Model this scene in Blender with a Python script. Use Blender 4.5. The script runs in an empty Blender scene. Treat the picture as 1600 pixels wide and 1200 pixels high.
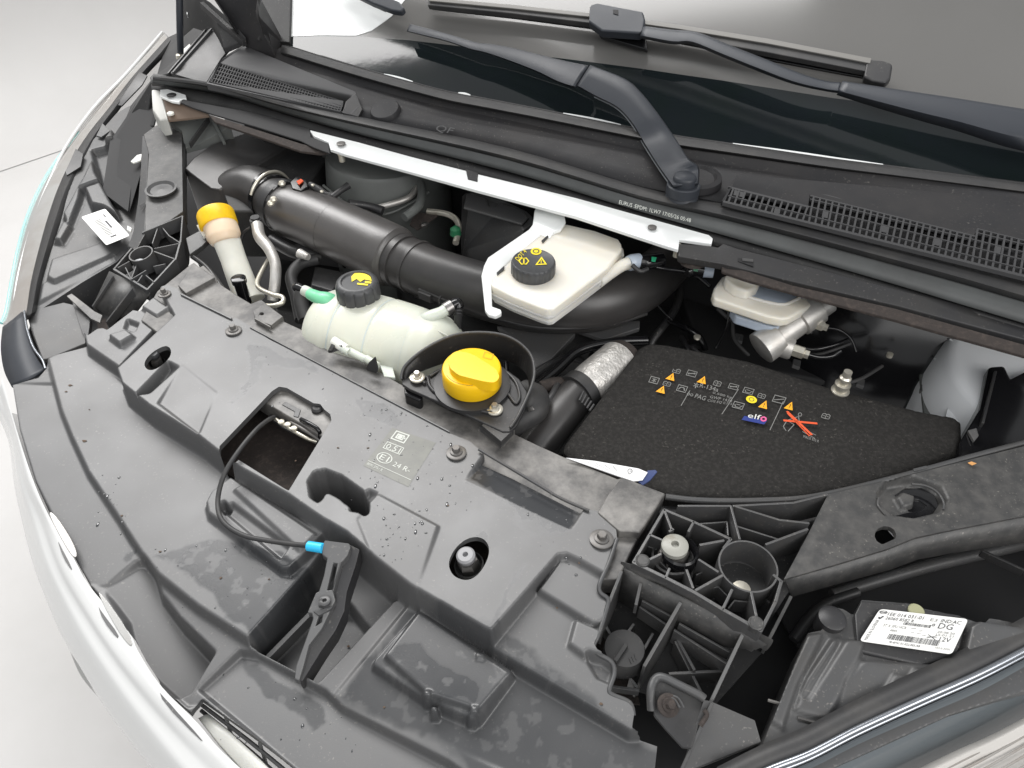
import bpy, bmesh, math, random
import numpy as np
from mathutils import Vector, Matrix, geometry
random.seed(7); rng = np.random.default_rng(7)
sc = bpy.context.scene; C = sc.collection
R = math.radians
# ---------------------------------------------------------------- camera
PITCH = R(44.0); F = 1155.0; CH = 1.62
cam_d = bpy.data.cameras.new('camera'); cam = bpy.data.objects.new('camera', cam_d); C.objects.link(cam)
cam.location = (0, 0, CH); cam.rotation_euler = (math.pi/2 - PITCH, 0, 0)
cam_d.sensor_width = 36; cam_d.lens = 36*F/1600; cam_d.clip_start = .02; cam_d.clip_end = 100
sc.camera = cam
# ---------------------------------------------------------------- light (indoor studio)
w = bpy.data.worlds.new('World'); sc.world = w; w.use_nodes = True
bg = w.node_tree.nodes['Background']; bg.inputs[0].default_value = (.97, .985, 1, 1); bg.inputs[1].default_value = .57
sc.view_settings.view_transform = 'Standard'; sc.view_settings.look = 'None'
sc.view_settings.exposure = 0; sc.view_settings.gamma = 1
def area(name, loc, target, size, power, col=(1, 1, 1), sy=None):
    d = bpy.data.lights.new(name, 'AREA'); d.energy = power; d.color = col; d.size = size
    if sy: d.shape = 'RECTANGLE'; d.size_y = sy
    o = bpy.data.objects.new(name, d); C.objects.link(o); o.location = loc
    o.rotation_euler = (Vector(target)-Vector(loc)).to_track_quat('-Z', 'Y').to_euler(); return o
area('softbox_lamp', (-1.7, 3.25, 4.3), (-2.1, .5, 1), 5.0, 335, (1, .985, .97), sy=1.9)
area('front_fill', (-.3, -1.5, 3.4), (0, .8, 1), 2.4, 34, (1, .99, .98))  # unseen fill added to light the bay from the front
area('side_fill', (2.0, -1.3, 2.7), (.3, .9, 1), 1.8, 48, (1, .98, .96))  # unseen fill added to brighten the right side of the bay

# ---------------------------------------------------------------- placing: a pixel of the photo at a height (mm over the radiator cover)
cp, sp = math.cos(PITCH), math.sin(PITCH)
def ray(x, y):
    dx, dy = x-800, 600-y
    return Vector((dx, F*cp+dy*sp, -(F*sp-dy*cp)))
def P(x, y, h=0.0):
    d = ray(x, y); t = (1.0+h/1000-CH)/d.z
    return Vector((0, 0, CH))+d*t
def PV(q): return P(*q)
def onplane(x, y, p0, n):
    d = ray(x, y); o = Vector((0, 0, CH)); t = (p0-o).dot(n)/d.dot(n); return o+d*t
def S(px, x, y, h=0):                      # pixel length at that place in metres
    p = P(x, y, h); dep = p.y*cp+(CH-p.z)*sp; return px*dep/F
Z = Vector((0, 0, 1))

# ---------------------------------------------------------------- materials
def mat(name, col, rough=.5, metal=0, bump=None, mottle=None, spec=.5, coat=0, rvar=0, trans=0, sss=0, emit=None, wet=False, alpha=None, dust=0):
    m = bpy.data.materials.new(name); m.use_nodes = True; nt = m.node_tree; N = nt.nodes; L = nt.links
    b = N['Principled BSDF']; b.inputs['Base Color'].default_value = (*col, 1); b.inputs['Roughness'].default_value = rough
    b.inputs['Metallic'].default_value = metal; b.inputs['Specular IOR Level'].default_value = spec
    b.inputs['Coat Weight'].default_value = coat; b.inputs['Coat Roughness'].default_value = .05
    b.inputs['Transmission Weight'].default_value = trans
    if alpha is not None: b.inputs['Alpha'].default_value = alpha
    if sss:
        b.inputs['Subsurface Weight'].default_value = sss; b.inputs['Subsurface Radius'].default_value = (.02, .018, .014); b.inputs['Subsurface Scale'].default_value = 1
    tc = N.new('ShaderNodeTexCoord'); csock = None
    def noise(scale, det=4, ro=.6):
        n = N.new('ShaderNodeTexNoise'); n.inputs['Scale'].default_value = scale; n.inputs['Detail'].default_value = det
        n.inputs['Roughness'].default_value = ro; L.new(tc.outputs['Object'], n.inputs['Vector']); return n
    if mottle:                              # (scale, second colour, low, high)
        n = noise(mottle[0], 6, .65); mr = N.new('ShaderNodeMapRange'); mr.inputs[1].default_value = mottle[2]; mr.inputs[2].default_value = mottle[3]
        L.new(n.outputs[0], mr.inputs[0]); mx = N.new('ShaderNodeMix'); mx.data_type = 'RGBA'
        L.new(mr.outputs[0], mx.inputs[0]); mx.inputs[6].default_value = (*col, 1); mx.inputs[7].default_value = (*mottle[1], 1)
        csock = mx.outputs[2]
    if dust:
        n = noise(330, 2, .5); n2 = noise(26, 4, .6); mr = N.new('ShaderNodeMapRange'); mr.inputs[1].default_value = .63; mr.inputs[2].default_value = .72; mr.inputs[4].default_value = dust
        L.new(n.outputs[0], mr.inputs[0]); mr2 = N.new('ShaderNodeMapRange'); mr2.inputs[1].default_value = .42; mr2.inputs[2].default_value = .62; L.new(n2.outputs[0], mr2.inputs[0])
        mm = N.new('ShaderNodeMath'); mm.operation = 'MULTIPLY'; L.new(mr.outputs[0], mm.inputs[0]); L.new(mr2.outputs[0], mm.inputs[1])
        mx = N.new('ShaderNodeMix'); mx.data_type = 'RGBA'; L.new(mm.outputs[0], mx.inputs[0])
        if csock: L.new(csock, mx.inputs[6])
        else: mx.inputs[6].default_value = (*col, 1)
        mx.inputs[7].default_value = (.42, .39, .35, 1); csock = mx.outputs[2]
    rs = None
    if rvar:
        n = noise(14, 5); mr = N.new('ShaderNodeMapRange'); mr.inputs[1].default_value = .3; mr.inputs[2].default_value = .7
        mr.inputs[3].default_value = rough-rvar; mr.inputs[4].default_value = rough+rvar
        L.new(n.outputs[0], mr.inputs[0]); rs = mr.outputs[0]
    if wet:
        at = N.new('ShaderNodeAttribute'); at.attribute_name = 'wet'
        mx = N.new('ShaderNodeMix'); mx.data_type = 'RGBA'; L.new(at.outputs['Fac'], mx.inputs[0])
        if csock: L.new(csock, mx.inputs[6])
        else: mx.inputs[6].default_value = (*col, 1)
        mx.inputs[7].default_value = (col[0]*.42, col[1]*.44, col[2]*.47, 1); csock = mx.outputs[2]
        mr = N.new('ShaderNodeMapRange'); L.new(at.outputs['Fac'], mr.inputs[0]); mr.inputs[4].default_value = .2
        ms = N.new('ShaderNodeMapRange'); L.new(at.outputs['Fac'], ms.inputs[0]); ms.inputs[3].default_value = spec; ms.inputs[4].default_value = .3; L.new(ms.outputs[0], b.inputs['Specular IOR Level'])
        if rs: L.new(rs, mr.inputs[3])
        else: mr.inputs[3].default_value = rough
        rs = mr.outputs[0]
    if csock: L.new(csock, b.inputs['Base Color'])
    if rs: L.new(rs, b.inputs['Roughness'])
    if bump:                                # (scale, distance mm)
        n = noise(bump[0], 3); bp = N.new('ShaderNodeBump'); bp.inputs['Distance'].default_value = bump[1]/1000; bp.inputs['Strength'].default_value = 1
        L.new(n.outputs[0], bp.inputs['Height']); L.new(bp.outputs[0], b.inputs['Normal'])
    if emit:
        b.inputs['Emission Color'].default_value = (*emit[:3], 1); b.inputs['Emission Strength'].default_value = emit[3]
    return m
M = {}
M['cover'] = mat('moulded_grey_plastic', (.075, .076, .078), .47, bump=(900, .05), mottle=(7, (.088, .087, .087), .35, .7), rvar=.04, wet=True, spec=.9, dust=.22)
M['black'] = mat('black_plastic', (.026, .026, .028), .42, dust=.2, bump=(700, .05), mottle=(20, (.035, .034, .033), .4, .7), rvar=.06)
M['grey'] = mat('grey_black_plastic', (.06, .061, .063), .42, dust=.25, bump=(700, .05), mottle=(16, (.062, .06, .058), .4, .7), rvar=.05)
M['dusty'] = mat('dusty_black_plastic', (.042, .042, .042), .46, dust=.3, bump=(500, .06), mottle=(60, (.088, .085, .081), .4, .75), rvar=.08)
M['beam'] = mat('mottled_support_plastic', (.06, .058, .057), .45, bump=(150, .15), mottle=(26, (.24, .23, .215), .38, .72), rvar=.1)
M['ribs'] = mat('moulded_rib_plastic', (.062, .062, .063), .33, dust=.3, bump=(300, .08), mottle=(60, (.075, .072, .068), .45, .8), spec=.8)
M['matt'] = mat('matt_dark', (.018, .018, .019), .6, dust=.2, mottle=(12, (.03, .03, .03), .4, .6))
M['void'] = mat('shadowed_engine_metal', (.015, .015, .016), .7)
M['rubber'] = mat('rubber', (.03, .03, .031), .55, bump=(500, .06), mottle=(22, (.05, .048, .046), .45, .7))
M['sealface'] = mat('seal_flat_rubber', (.075, .08, .08), .5, mottle=(10, (.055, .057, .057), .35, .65))
M['hose'] = mat('duct_plastic', (.035, .034, .034), .36, bump=(400, .05), mottle=(9, (.055, .051, .049), .4, .7), rvar=.05)
M['foil'] = mat('woven_duct_cover', (.06, .056, .054), .3, spec=.9, bump=(1200, .2), mottle=(9, (.08, .076, .073), .35, .7))
M['gloss'] = mat('gloss_black', (.008, .008, .009), .14)
M['white'] = mat('white_paint', (.78, .8, .79), .3, coat=.4, mottle=(3, (.74, .76, .76), .4, .6))
M['bodywhite'] = mat('white_body_paint', (.60, .605, .60), .25, coat=.6)
M['bezel'] = mat('lamp_edge_plastic', (.27, .25, .23), .2, coat=.5, mottle=(5, (.33, .33, .32), .4, .6))
M['cream'] = mat('translucent_cream_tank', (.80, .745, .63), .3, sss=.5, mottle=(8, (.78, .76, .7), .35, .65))
M['milk'] = mat('milky_white_plastic', (.80, .80, .74), .35, sss=.25)
M['coolant'] = mat('milky_green_tank', (.68, .68, .58), .3, sss=.2, mottle=(9, (.62, .65, .57), .35, .65), rvar=.06)
M['ringtone'] = mat('bluish_tank_ring', (.56, .62, .6), .3)
M['green'] = mat('green_coolant_nipple', (.2, .62, .36), .35, sss=.3)
M['clear'] = mat('translucent_nipple', (.62, .66, .58), .3, sss=.3)
M['bluish'] = mat('bluish_translucent', (.42, .48, .56), .3, sss=.3)
M['yellow'] = mat('yellow_cap_plastic', (.93, .56, .005), .36, bump=(300, .08), mottle=(34, (.62, .33, .01), .52, .85), rvar=.08, dust=.1)
M['yprint'] = mat('yellow_print', (.85, .68, .02), .5)
M['capgrey'] = mat('grey_cap_plastic', (.05, .052, .055), .42, bump=(600, .05), mottle=(30, (.07, .07, .072), .4, .7))
M['peach'] = mat('peach_neck_plastic', (.84, .66, .48), .4, sss=.3)
M['neck'] = mat('milky_neck_plastic', (.80, .79, .71), .35, sss=.3, mottle=(14, (.72, .72, .65), .4, .6))
M['steel'] = mat('bolt_steel', (.34, .33, .32), .38, 1, bump=(500, .06), mottle=(90, (.2, .19, .18), .4, .7))
M['dullsteel'] = mat('dull_bolt_steel', (.17, .165, .16), .5, .6, mottle=(90, (.15, .14, .13), .4, .7))
M['zinc'] = mat('bright_zinc', (.72, .69, .6), .33, .7, mottle=(80, (.5, .46, .38), .45, .7))
M['alu'] = mat('cast_aluminium', (.55, .54, .52), .42, .6, bump=(350, .2), mottle=(40, (.4, .38, .35), .4, .7))
M['foilalu'] = mat('crinkled_foil', (.72, .7, .67), .42, .5, bump=(150, 2.4), mottle=(60, (.5, .48, .45), .4, .7))
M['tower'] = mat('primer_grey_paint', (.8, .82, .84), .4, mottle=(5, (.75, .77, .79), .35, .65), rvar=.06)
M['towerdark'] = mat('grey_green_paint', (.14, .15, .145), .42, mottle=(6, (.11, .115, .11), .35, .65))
M['felt'] = mat('black_felt', (.024, .023, .022), .95, dust=.16, bump=(520, 1.1), mottle=(220, (.042, .04, .038), .45, .72), spec=.15)
M['rust'] = mat('brownish_felt_edge', (.035, .028, .025), .85, bump=(400, .6), mottle=(160, (.075, .058, .05), .5, .75))
M['paper'] = mat('white_paper', (.75, .75, .76), .6)
M['bluepaper'] = mat('dark_blue_paper', (.03, .05, .15), .5)
M['sticker'] = mat('white_sticker', (.72, .72, .7), .4)
M['ink'] = mat('dark_ink', (.06, .06, .065), .6)
M['pale'] = mat('pale_print', (.5, .52, .48), .5)
M['dimprint'] = mat('grey_print', (.22, .22, .21), .6)
M['film'] = mat('label_film', (.11, .112, .095), .38, mottle=(60, (.09, .092, .08), .4, .6))
M['blue'] = mat('bright_blue_plastic', (.03, .48, .82), .4)
M['red'] = mat('red_print', (.75, .1, .03), .5)
M['orange'] = mat('orange_print', (.93, .42, .02), .5)
M['navy'] = mat('navy_print', (.02, .04, .22), .5)
M['pink'] = mat('pink_print', (.7, .12, .3), .5)
M['cell'] = mat('cowl_plastic', (.022, .022, .024), .55, dust=.2, bump=(500, .08), mottle=(9, (.034, .032, .032), .4, .7), spec=.3, rvar=.07)
M['grid'] = mat('vent_grid_plastic', (.05, .05, .052), .5)
M['arm'] = mat('wiper_arm_paint', (.03, .034, .042), .46, bump=(500, .04), rvar=.05, spec=.4)
M['glass'] = mat('windscreen_glass', (.128, .126, .122), .13, coat=0, mottle=(1.2, (.115, .113, .109), .3, .7))
M['frit'] = mat('black_windscreen_border', (.009, .012, .014), .06, bump=(30, .05), mottle=(14, (.008, .012, .012), .4, .7))
M['chrome'] = mat('chrome_strip', (.34, .36, .39), .22, .9)
M['lens'] = mat('headlamp_lens', (.11, .125, .135), .1, coat=.3, mottle=(4, (.11, .125, .135), .35, .6))
M['lens2'] = mat('ribbed_lamp_plastic', (.6, .58, .55), .2, coat=.4)
M['floor'] = mat('studio_floor', (.525, .518, .51), .55, mottle=(2.2, (.485, .478, .468), .45, .75), bump=(3, .5))
M['wall'] = mat('studio_wall', (.53, .523, .515), .6, mottle=(2.2, (.50, .492, .482), .3, .7))
M['leaf'] = mat('dry_leaf', (.6, .3, .1), .7)
M['dirt'] = mat('dirt_specks', (.10, .07, .05), .9)
M['drop'] = mat('water_drops', (.035, .037, .04), .04, coat=1)

# ---------------------------------------------------------------- builders
def link(o, parent=None, name=None):
    C.objects.link(o)
    if parent is not None:
        o.parent = parent
        if parent.parent is None and parent.type == 'EMPTY': o.location = -parent.location
    return o
def mk(name, verts, faces, m, parent=None, smooth=True, bevel=0, angle=40, seg=2):
    me = bpy.data.meshes.new(name); me.from_pydata([tuple(v) for v in verts], [], [tuple(f) for f in faces]); me.validate(); me.update()
    return fin(name, me, m, parent, smooth, bevel, angle, seg)
def fin(name, me, m, parent, smooth=True, bevel=0, angle=40, seg=2):
    me.materials.append(M[m] if isinstance(m, str) else m)
    if smooth:
        me.polygons.foreach_set('use_smooth', [True]*len(me.polygons))
        if not bevel:
            me.set_sharp_from_angle(angle=R(angle))
    o = bpy.data.objects.new(name, me); link(o, parent)
    if bevel:
        b = o.modifiers.new('bevel', 'BEVEL'); b.width = bevel/1000; b.segments = seg; b.limit_method = 'ANGLE'; b.angle_limit = R(35)
        b.harden_normals = True; b.use_clamp_overlap = True
    return o
def thing(name, label, cat, at, group=None):
    o = bpy.data.objects.new(name, None); C.objects.link(o); o.location = P(*at) if len(at) == 3 and not isinstance(at, Vector) else at
    o.empty_display_size = .02; o['label'] = label; o['category'] = cat
    if group: o['group'] = group
    return o
def tag(o, label, cat, group=None):
    o['label'] = label; o['category'] = cat
    if group: o['group'] = group
    return o
def prism(name, top, thick, m, parent=None, bevel=1.0, holes=(), down=None, smooth=True):
    """top: world points of the outline; extruded down by thick mm (or along 'down')"""
    loops = [list(top)]+[list(h) for h in holes]
    d = (down if down is not None else -Z)*thick/1000
    flat = [v for l in loops for v in l]; n = len(flat)
    # orientation of the outer loop as seen from above
    ar = sum(top[i].x*top[(i+1) % len(top)].y-top[(i+1) % len(top)].x*top[i].y for i in range(len(top)))
    bm = bmesh.new(); vt = [bm.verts.new(v) for v in flat]; vb = [bm.verts.new(v+d) for v in flat]
    if not holes:
        try:
            bm.faces.new(vt); bm.faces.new(vb[::-1])
        except ValueError: pass
        bmesh.ops.triangulate(bm, faces=[f for f in bm.faces if len(f.verts) > 4])
    else:
        for t in geometry.tessellate_polygon(loops):
            bm.faces.new([vt[i] for i in t]); bm.faces.new([vb[i] for i in t[::-1]])
    k = 0
    for l in loops:
        c = len(l)
        for i in range(c):
            a, b2 = k+i, k+(i+1) % c
            try: bm.faces.new((vt[a], vb[a], vb[b2], vt[b2]))
            except ValueError: pass
        k += c
    bmesh.ops.recalc_face_normals(bm, faces=bm.faces[:])
    me = bpy.data.meshes.new(name); bm.to_mesh(me); bm.free()
    return fin(name, me, m, parent, smooth, bevel)
def plate(name, pts, thick, m, parent=None, h=None, bevel=1.0, holes=(), rnd=0, smooth=True):
    def cv(l): return [P(q[0], q[1], q[2] if len(q) > 2 else h) for q in l]
    top = cv(pts)
    if rnd: top = rounded(top, rnd/1000)
    return prism(name, top, thick, m, parent, bevel, [cv(l) for l in holes], smooth=smooth)
def chaikin(p, n=2):
    p = [tuple(map(float, q)) for q in p]
    for _ in range(n):
        o = []
        for i in range(len(p)):
            a, b = p[i], p[(i+1) % len(p)]; o += [tuple(x*.75+y*.25 for x, y in zip(a, b)), tuple(x*.25+y*.75 for x, y in zip(a, b))]
        p = o
    return p
def rounded(pts, r, seg=4):
    out = []; n = len(pts)
    for i in range(n):
        p, a, b = pts[i], pts[i-1], pts[(i+1) % n]
        da, db = (a-p), (b-p); rr = min(r, da.length*.45, db.length*.45)
        s, e = p+da.normalized()*rr, p+db.normalized()*rr
        for k in range(seg+1):
            t = k/seg; out.append(s*(1-t)**2+p*2*t*(1-t)+e*t*t)
    return out
def crom(pts, sub):
    pts = [Vector(p) for p in pts]
    if len(pts) < 3: sub = max(1, sub)
    out = []
    for i in range(len(pts)-1):
        p0 = pts[max(i-1, 0)]; p1 = pts[i]; p2 = pts[i+1]; p3 = pts[min(i+2, len(pts)-1)]
        for k in range(sub):
            t = k/sub
            out.append(.5*((2*p1)+(p2-p0)*t+(2*p0-5*p1+4*p2-p3)*t*t+(3*p1-p0-3*p2+p3)*t**3))
    out.append(pts[-1]); return out
def tube(name, pts, r, m, parent=None, sub=6, n=14, world=False, cap=True, flat=1.0):
    """pts (x,y,h); r in mm, one or per point"""
    W = [Vector(p) for p in pts] if world else [PV(p) for p in pts]
    rr = [r]*len(W) if not isinstance(r, (list, tuple)) else list(r)
    path = crom(W, sub); rad = []
    for i in range(len(W)-1):
        for k in range(sub):
            t = k/sub; rad.append(rr[i]*(1-t)+rr[i+1]*t)
    rad.append(rr[-1])
    vs, fs = [], []; prev = None
    for i, p in enumerate(path):
        t = (path[min(i+1, len(path)-1)]-path[max(i-1, 0)]).normalized()
        if prev is None:
            u = t.cross(Z); u = u.normalized() if u.length > 1e-3 else Vector((1, 0, 0))
        else:
            u = (prev-t*prev.dot(t)).normalized()
        prev = u; v = t.cross(u)
        for k in range(n):
            a = 2*math.pi*k/n; vs.append(p+(u*math.cos(a)+v*math.sin(a)*flat)*rad[i]/1000)
    for i in range(len(path)-1):
        for k in range(n):
            a = i*n+k; b = i*n+(k+1) % n; fs.append((a, b, b+n, a+n))
    if cap: fs.append(tuple(range(n))[::-1]); fs.append(tuple(range((len(path)-1)*n, len(path)*n)))
    return mk(name, vs, fs, m, parent, angle=50)
def lathe(name, base, prof, m, parent=None, axis=Z, n=32, flute=None, side=None):
    """base world point; prof [(r,z) mm]; flute (count, depth mm, zmin, zmax)"""
    ax = axis.normalized(); u = side or ax.cross(Vector((0, 1, .01))); u = (u-ax*u.dot(ax)).normalized(); v = ax.cross(u)
    vs, fs = [], []
    for (r, z) in prof:
        for k in range(n):
            a = 2*math.pi*k/n; q = r
            if flute and flute[2] <= z <= flute[3]: q = r-flute[1]*max(0, math.cos(a*flute[0]))**6
            vs.append(base+ax*z/1000+(u*math.cos(a)+v*math.sin(a))*q/1000)
    for i in range(len(prof)-1):
        for k in range(n):
            a = i*n+k; b = i*n+(k+1) % n; fs.append((a, b, b+n, a+n))
    if prof[0][0] > 0: fs.append(tuple(range(n))[::-1])
    if prof[-1][0] > 0: fs.append(tuple(range((len(prof)-1)*n, len(prof)*n)))
    return mk(name, vs, fs, m, parent, angle=38)
def loft(name, rows, m, parent=None, sub=1, thick=0, world=False):
    W = [[Vector(q) if world else PV(q) for q in r] for r in rows]
    if sub > 1: W = [crom(r, sub) for r in W]
    nr, nc = len(W), len(W[0]); vs = [v for r in W for v in r]; fs = []
    for i in range(nr-1):
        for j in range(nc-1): a = i*nc+j; fs.append((a, a+1, a+nc+1, a+nc))
    o = mk(name, vs, fs, m, parent, angle=60)
    if thick:
        s = o.modifiers.new('thickness', 'SOLIDIFY'); s.thickness = thick/1000; s.offset = 0
    return o
def rib(p, q, wid, dep, m='dusty', parent=None, name='rib', world=False):
    a, b = (Vector(p), Vector(q)) if world else (PV(p), PV(q))
    d = (b-a); s = Z.cross(d).normalized()*wid/2000; e = d.normalized()*wid/4000
    return prism(name, [a-s-e, a+s-e, b+s+e, b-s+e], dep, m, parent, bevel=.5)
def frame4(tl, tr, br, bl, h=None, lift=.4):
    c = [P(q[0], q[1], q[2] if len(q) > 2 else h) for q in (tl, tr, br, bl)]
    n = (c[1]-c[0]).cross(c[3]-c[0]).normalized()
    if n.z < 0: n = -n
    def f(u, v, dz=lift):
        return (c[0]*(1-u)*(1-v)+c[1]*u*(1-v)+c[2]*u*v+c[3]*(1-u)*v)+n*dz/1000
    return f
def text_in(f, s, u0, v0, u1, v1, m, parent=None, name='lettering', lift=.5):
    cu = bpy.data.curves.new('t', 'FONT'); cu.body = s; cu.resolution_u = 2
    o = bpy.data.objects.new('t', cu); C.objects.link(o); bpy.context.view_layer.update()
    me = bpy.data.meshes.new_from_object(o.evaluated_get(bpy.context.evaluated_depsgraph_get()))
    bpy.data.objects.remove(o); vs = [v.co.copy() for v in me.vertices]
    if not vs: return
    x0 = min(v.x for v in vs); x1 = max(v.x for v in vs); y0 = min(v.y for v in vs); y1 = max(v.y for v in vs)
    out = [f(u0+(v.x-x0)/(x1-x0)*(u1-u0), v1-(v.y-y0)/max(y1-y0, 1e-6)*(v1-v0), lift) for v in vs]
    return mk(name, out, [tuple(p.vertices) for p in me.polygons], m, parent, smooth=False)
def marks(f, polys, m, parent=None, name='print', lift=.5):
    vs, fs = [], []
    for pl in polys:
        k = len(vs); vs += [f(u, v, lift) for u, v in pl]; fs.append(tuple(range(k, k+len(pl))))
    return mk(name, vs, fs, m, parent, smooth=False)
def rect(u0, v0, u1, v1): return [(u0, v0), (u1, v0), (u1, v1), (u0, v1)]
def boxline(u0, v0, u1, v1, t, tv=None):
    tv = tv or t
    return [rect(u0, v0, u1, v0+tv), rect(u0, v1-tv, u1, v1), rect(u0, v0+tv, u0+t, v1-tv), rect(u1-t, v0+tv, u1, v1-tv)]
def ringpts(cu, cv, ru, rv, t=.2, n=20):
    out = []
    for k in range(n):
        a, b = 2*math.pi*k/n, 2*math.pi*(k+1)/n
        out.append([(cu+ru*math.cos(a), cv+rv*math.sin(a)), (cu+ru*math.cos(b), cv+rv*math.sin(b)),
                    (cu+ru*(1-t)*math.cos(b), cv+rv*(1-t)*math.sin(b)), (cu+ru*(1-t)*math.cos(a), cv+rv*(1-t)*math.sin(a))])
    return out
def disc(cu, cv, ru, rv, n=20): return [(cu+ru*math.cos(2*math.pi*k/n), cv+rv*math.sin(2*math.pi*k/n)) for k in range(n)]
def stroke(u0, v0, u1, v1, t):
    du, dv = u1-u0, v1-v0; l = math.hypot(du, dv) or 1; a, b = -dv/l*t/2, du/l*t/2
    return [(u0+a, v0+b), (u1+a, v1+b), (u1-a, v1-b), (u0-a, v0-b)]
def hexbolt(parent, x, y, h, rpx, m='dullsteel', washer=True, tilt=Z, dome=False, name='bolt'):
    c = P(x, y, h); r = S(rpx, x, y, h)*1000
    if washer: bw = lathe(name, c, [(r, -.5), (r, 1.2), (r*.9, 1.8), (r*.5, 1.8)], m, parent, tilt)
    pr = [(r*.62, 1.5), (r*.62, 3.2), (r*.5, 4)] if washer else [(r*.62, 0), (r*.62, 2.5), (r*.5, 3)]
    fl = lathe('flange' if washer else name, c, pr+[(0, 4)], m, bw if washer else parent, tilt)
    hx = lathe('hex_head', c, [(r*.42, 3), (r*.42, 8.2), (r*.36, 9), (0, 9)], m, bw if washer else fl, tilt, n=6)
    return bw if washer else fl

# value noise
_g = rng.random((256, 256))
def vnoise(x, y, s):
    x = x/s+100; y = y/s+100; xi = np.floor(x).astype(int); yi = np.floor(y).astype(int); fx = x-xi; fy = y-yi
    fx = fx*fx*(3-2*fx); fy = fy*fy*(3-2*fy); g = lambda a, b: _g[a % 256, b % 256]
    return g(xi, yi)*(1-fx)*(1-fy)+g(xi+1, yi)*fx*(1-fy)+g(xi, yi+1)*(1-fx)*fy+g(xi+1, yi+1)*fx*fy
def fbm(x, y, s, o=4):
    r = 0; a = .5; t = 0
    for _ in range(o): r = r+a*vnoise(x, y, s); t += a; a *= .55; s *= .5
    return r/t
def sdist(poly, X, Y):
    d = np.full(X.shape, 1e9); ins = np.zeros(X.shape, bool); n = len(poly)
    for i in range(n):
        ax, ay = poly[i]; bx, by = poly[(i+1) % n]; ex, ey = bx-ax, by-ay; px, py = X-ax, Y-ay
        t = np.clip((px*ex+py*ey)/max(ex*ex+ey*ey, 1e-12), 0, 1); d = np.minimum(d, (px-t*ex)**2+(py-t*ey)**2)
        c = ((ay > Y) != (by > Y)) & (X < (bx-ax)*(Y-ay)/((by-ay) or 1e-12)+ax); ins ^= c
    return np.where(ins, -1, 1)*np.sqrt(d)
def planefit(W):
    A = np.array([[v.x, v.y, 1] for v in W]); z = np.array([v.z for v in W]); c = A.mean(0)
    B = A.copy(); B[:, :2] -= c[:2]; s = np.linalg.solve(B.T@B+np.diag([1e-6, 1e-6, 0]), B.T@z)
    return lambda X, Y: s[0]*(X-c[0])+s[1]*(Y-c[1])+s[2]
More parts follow.
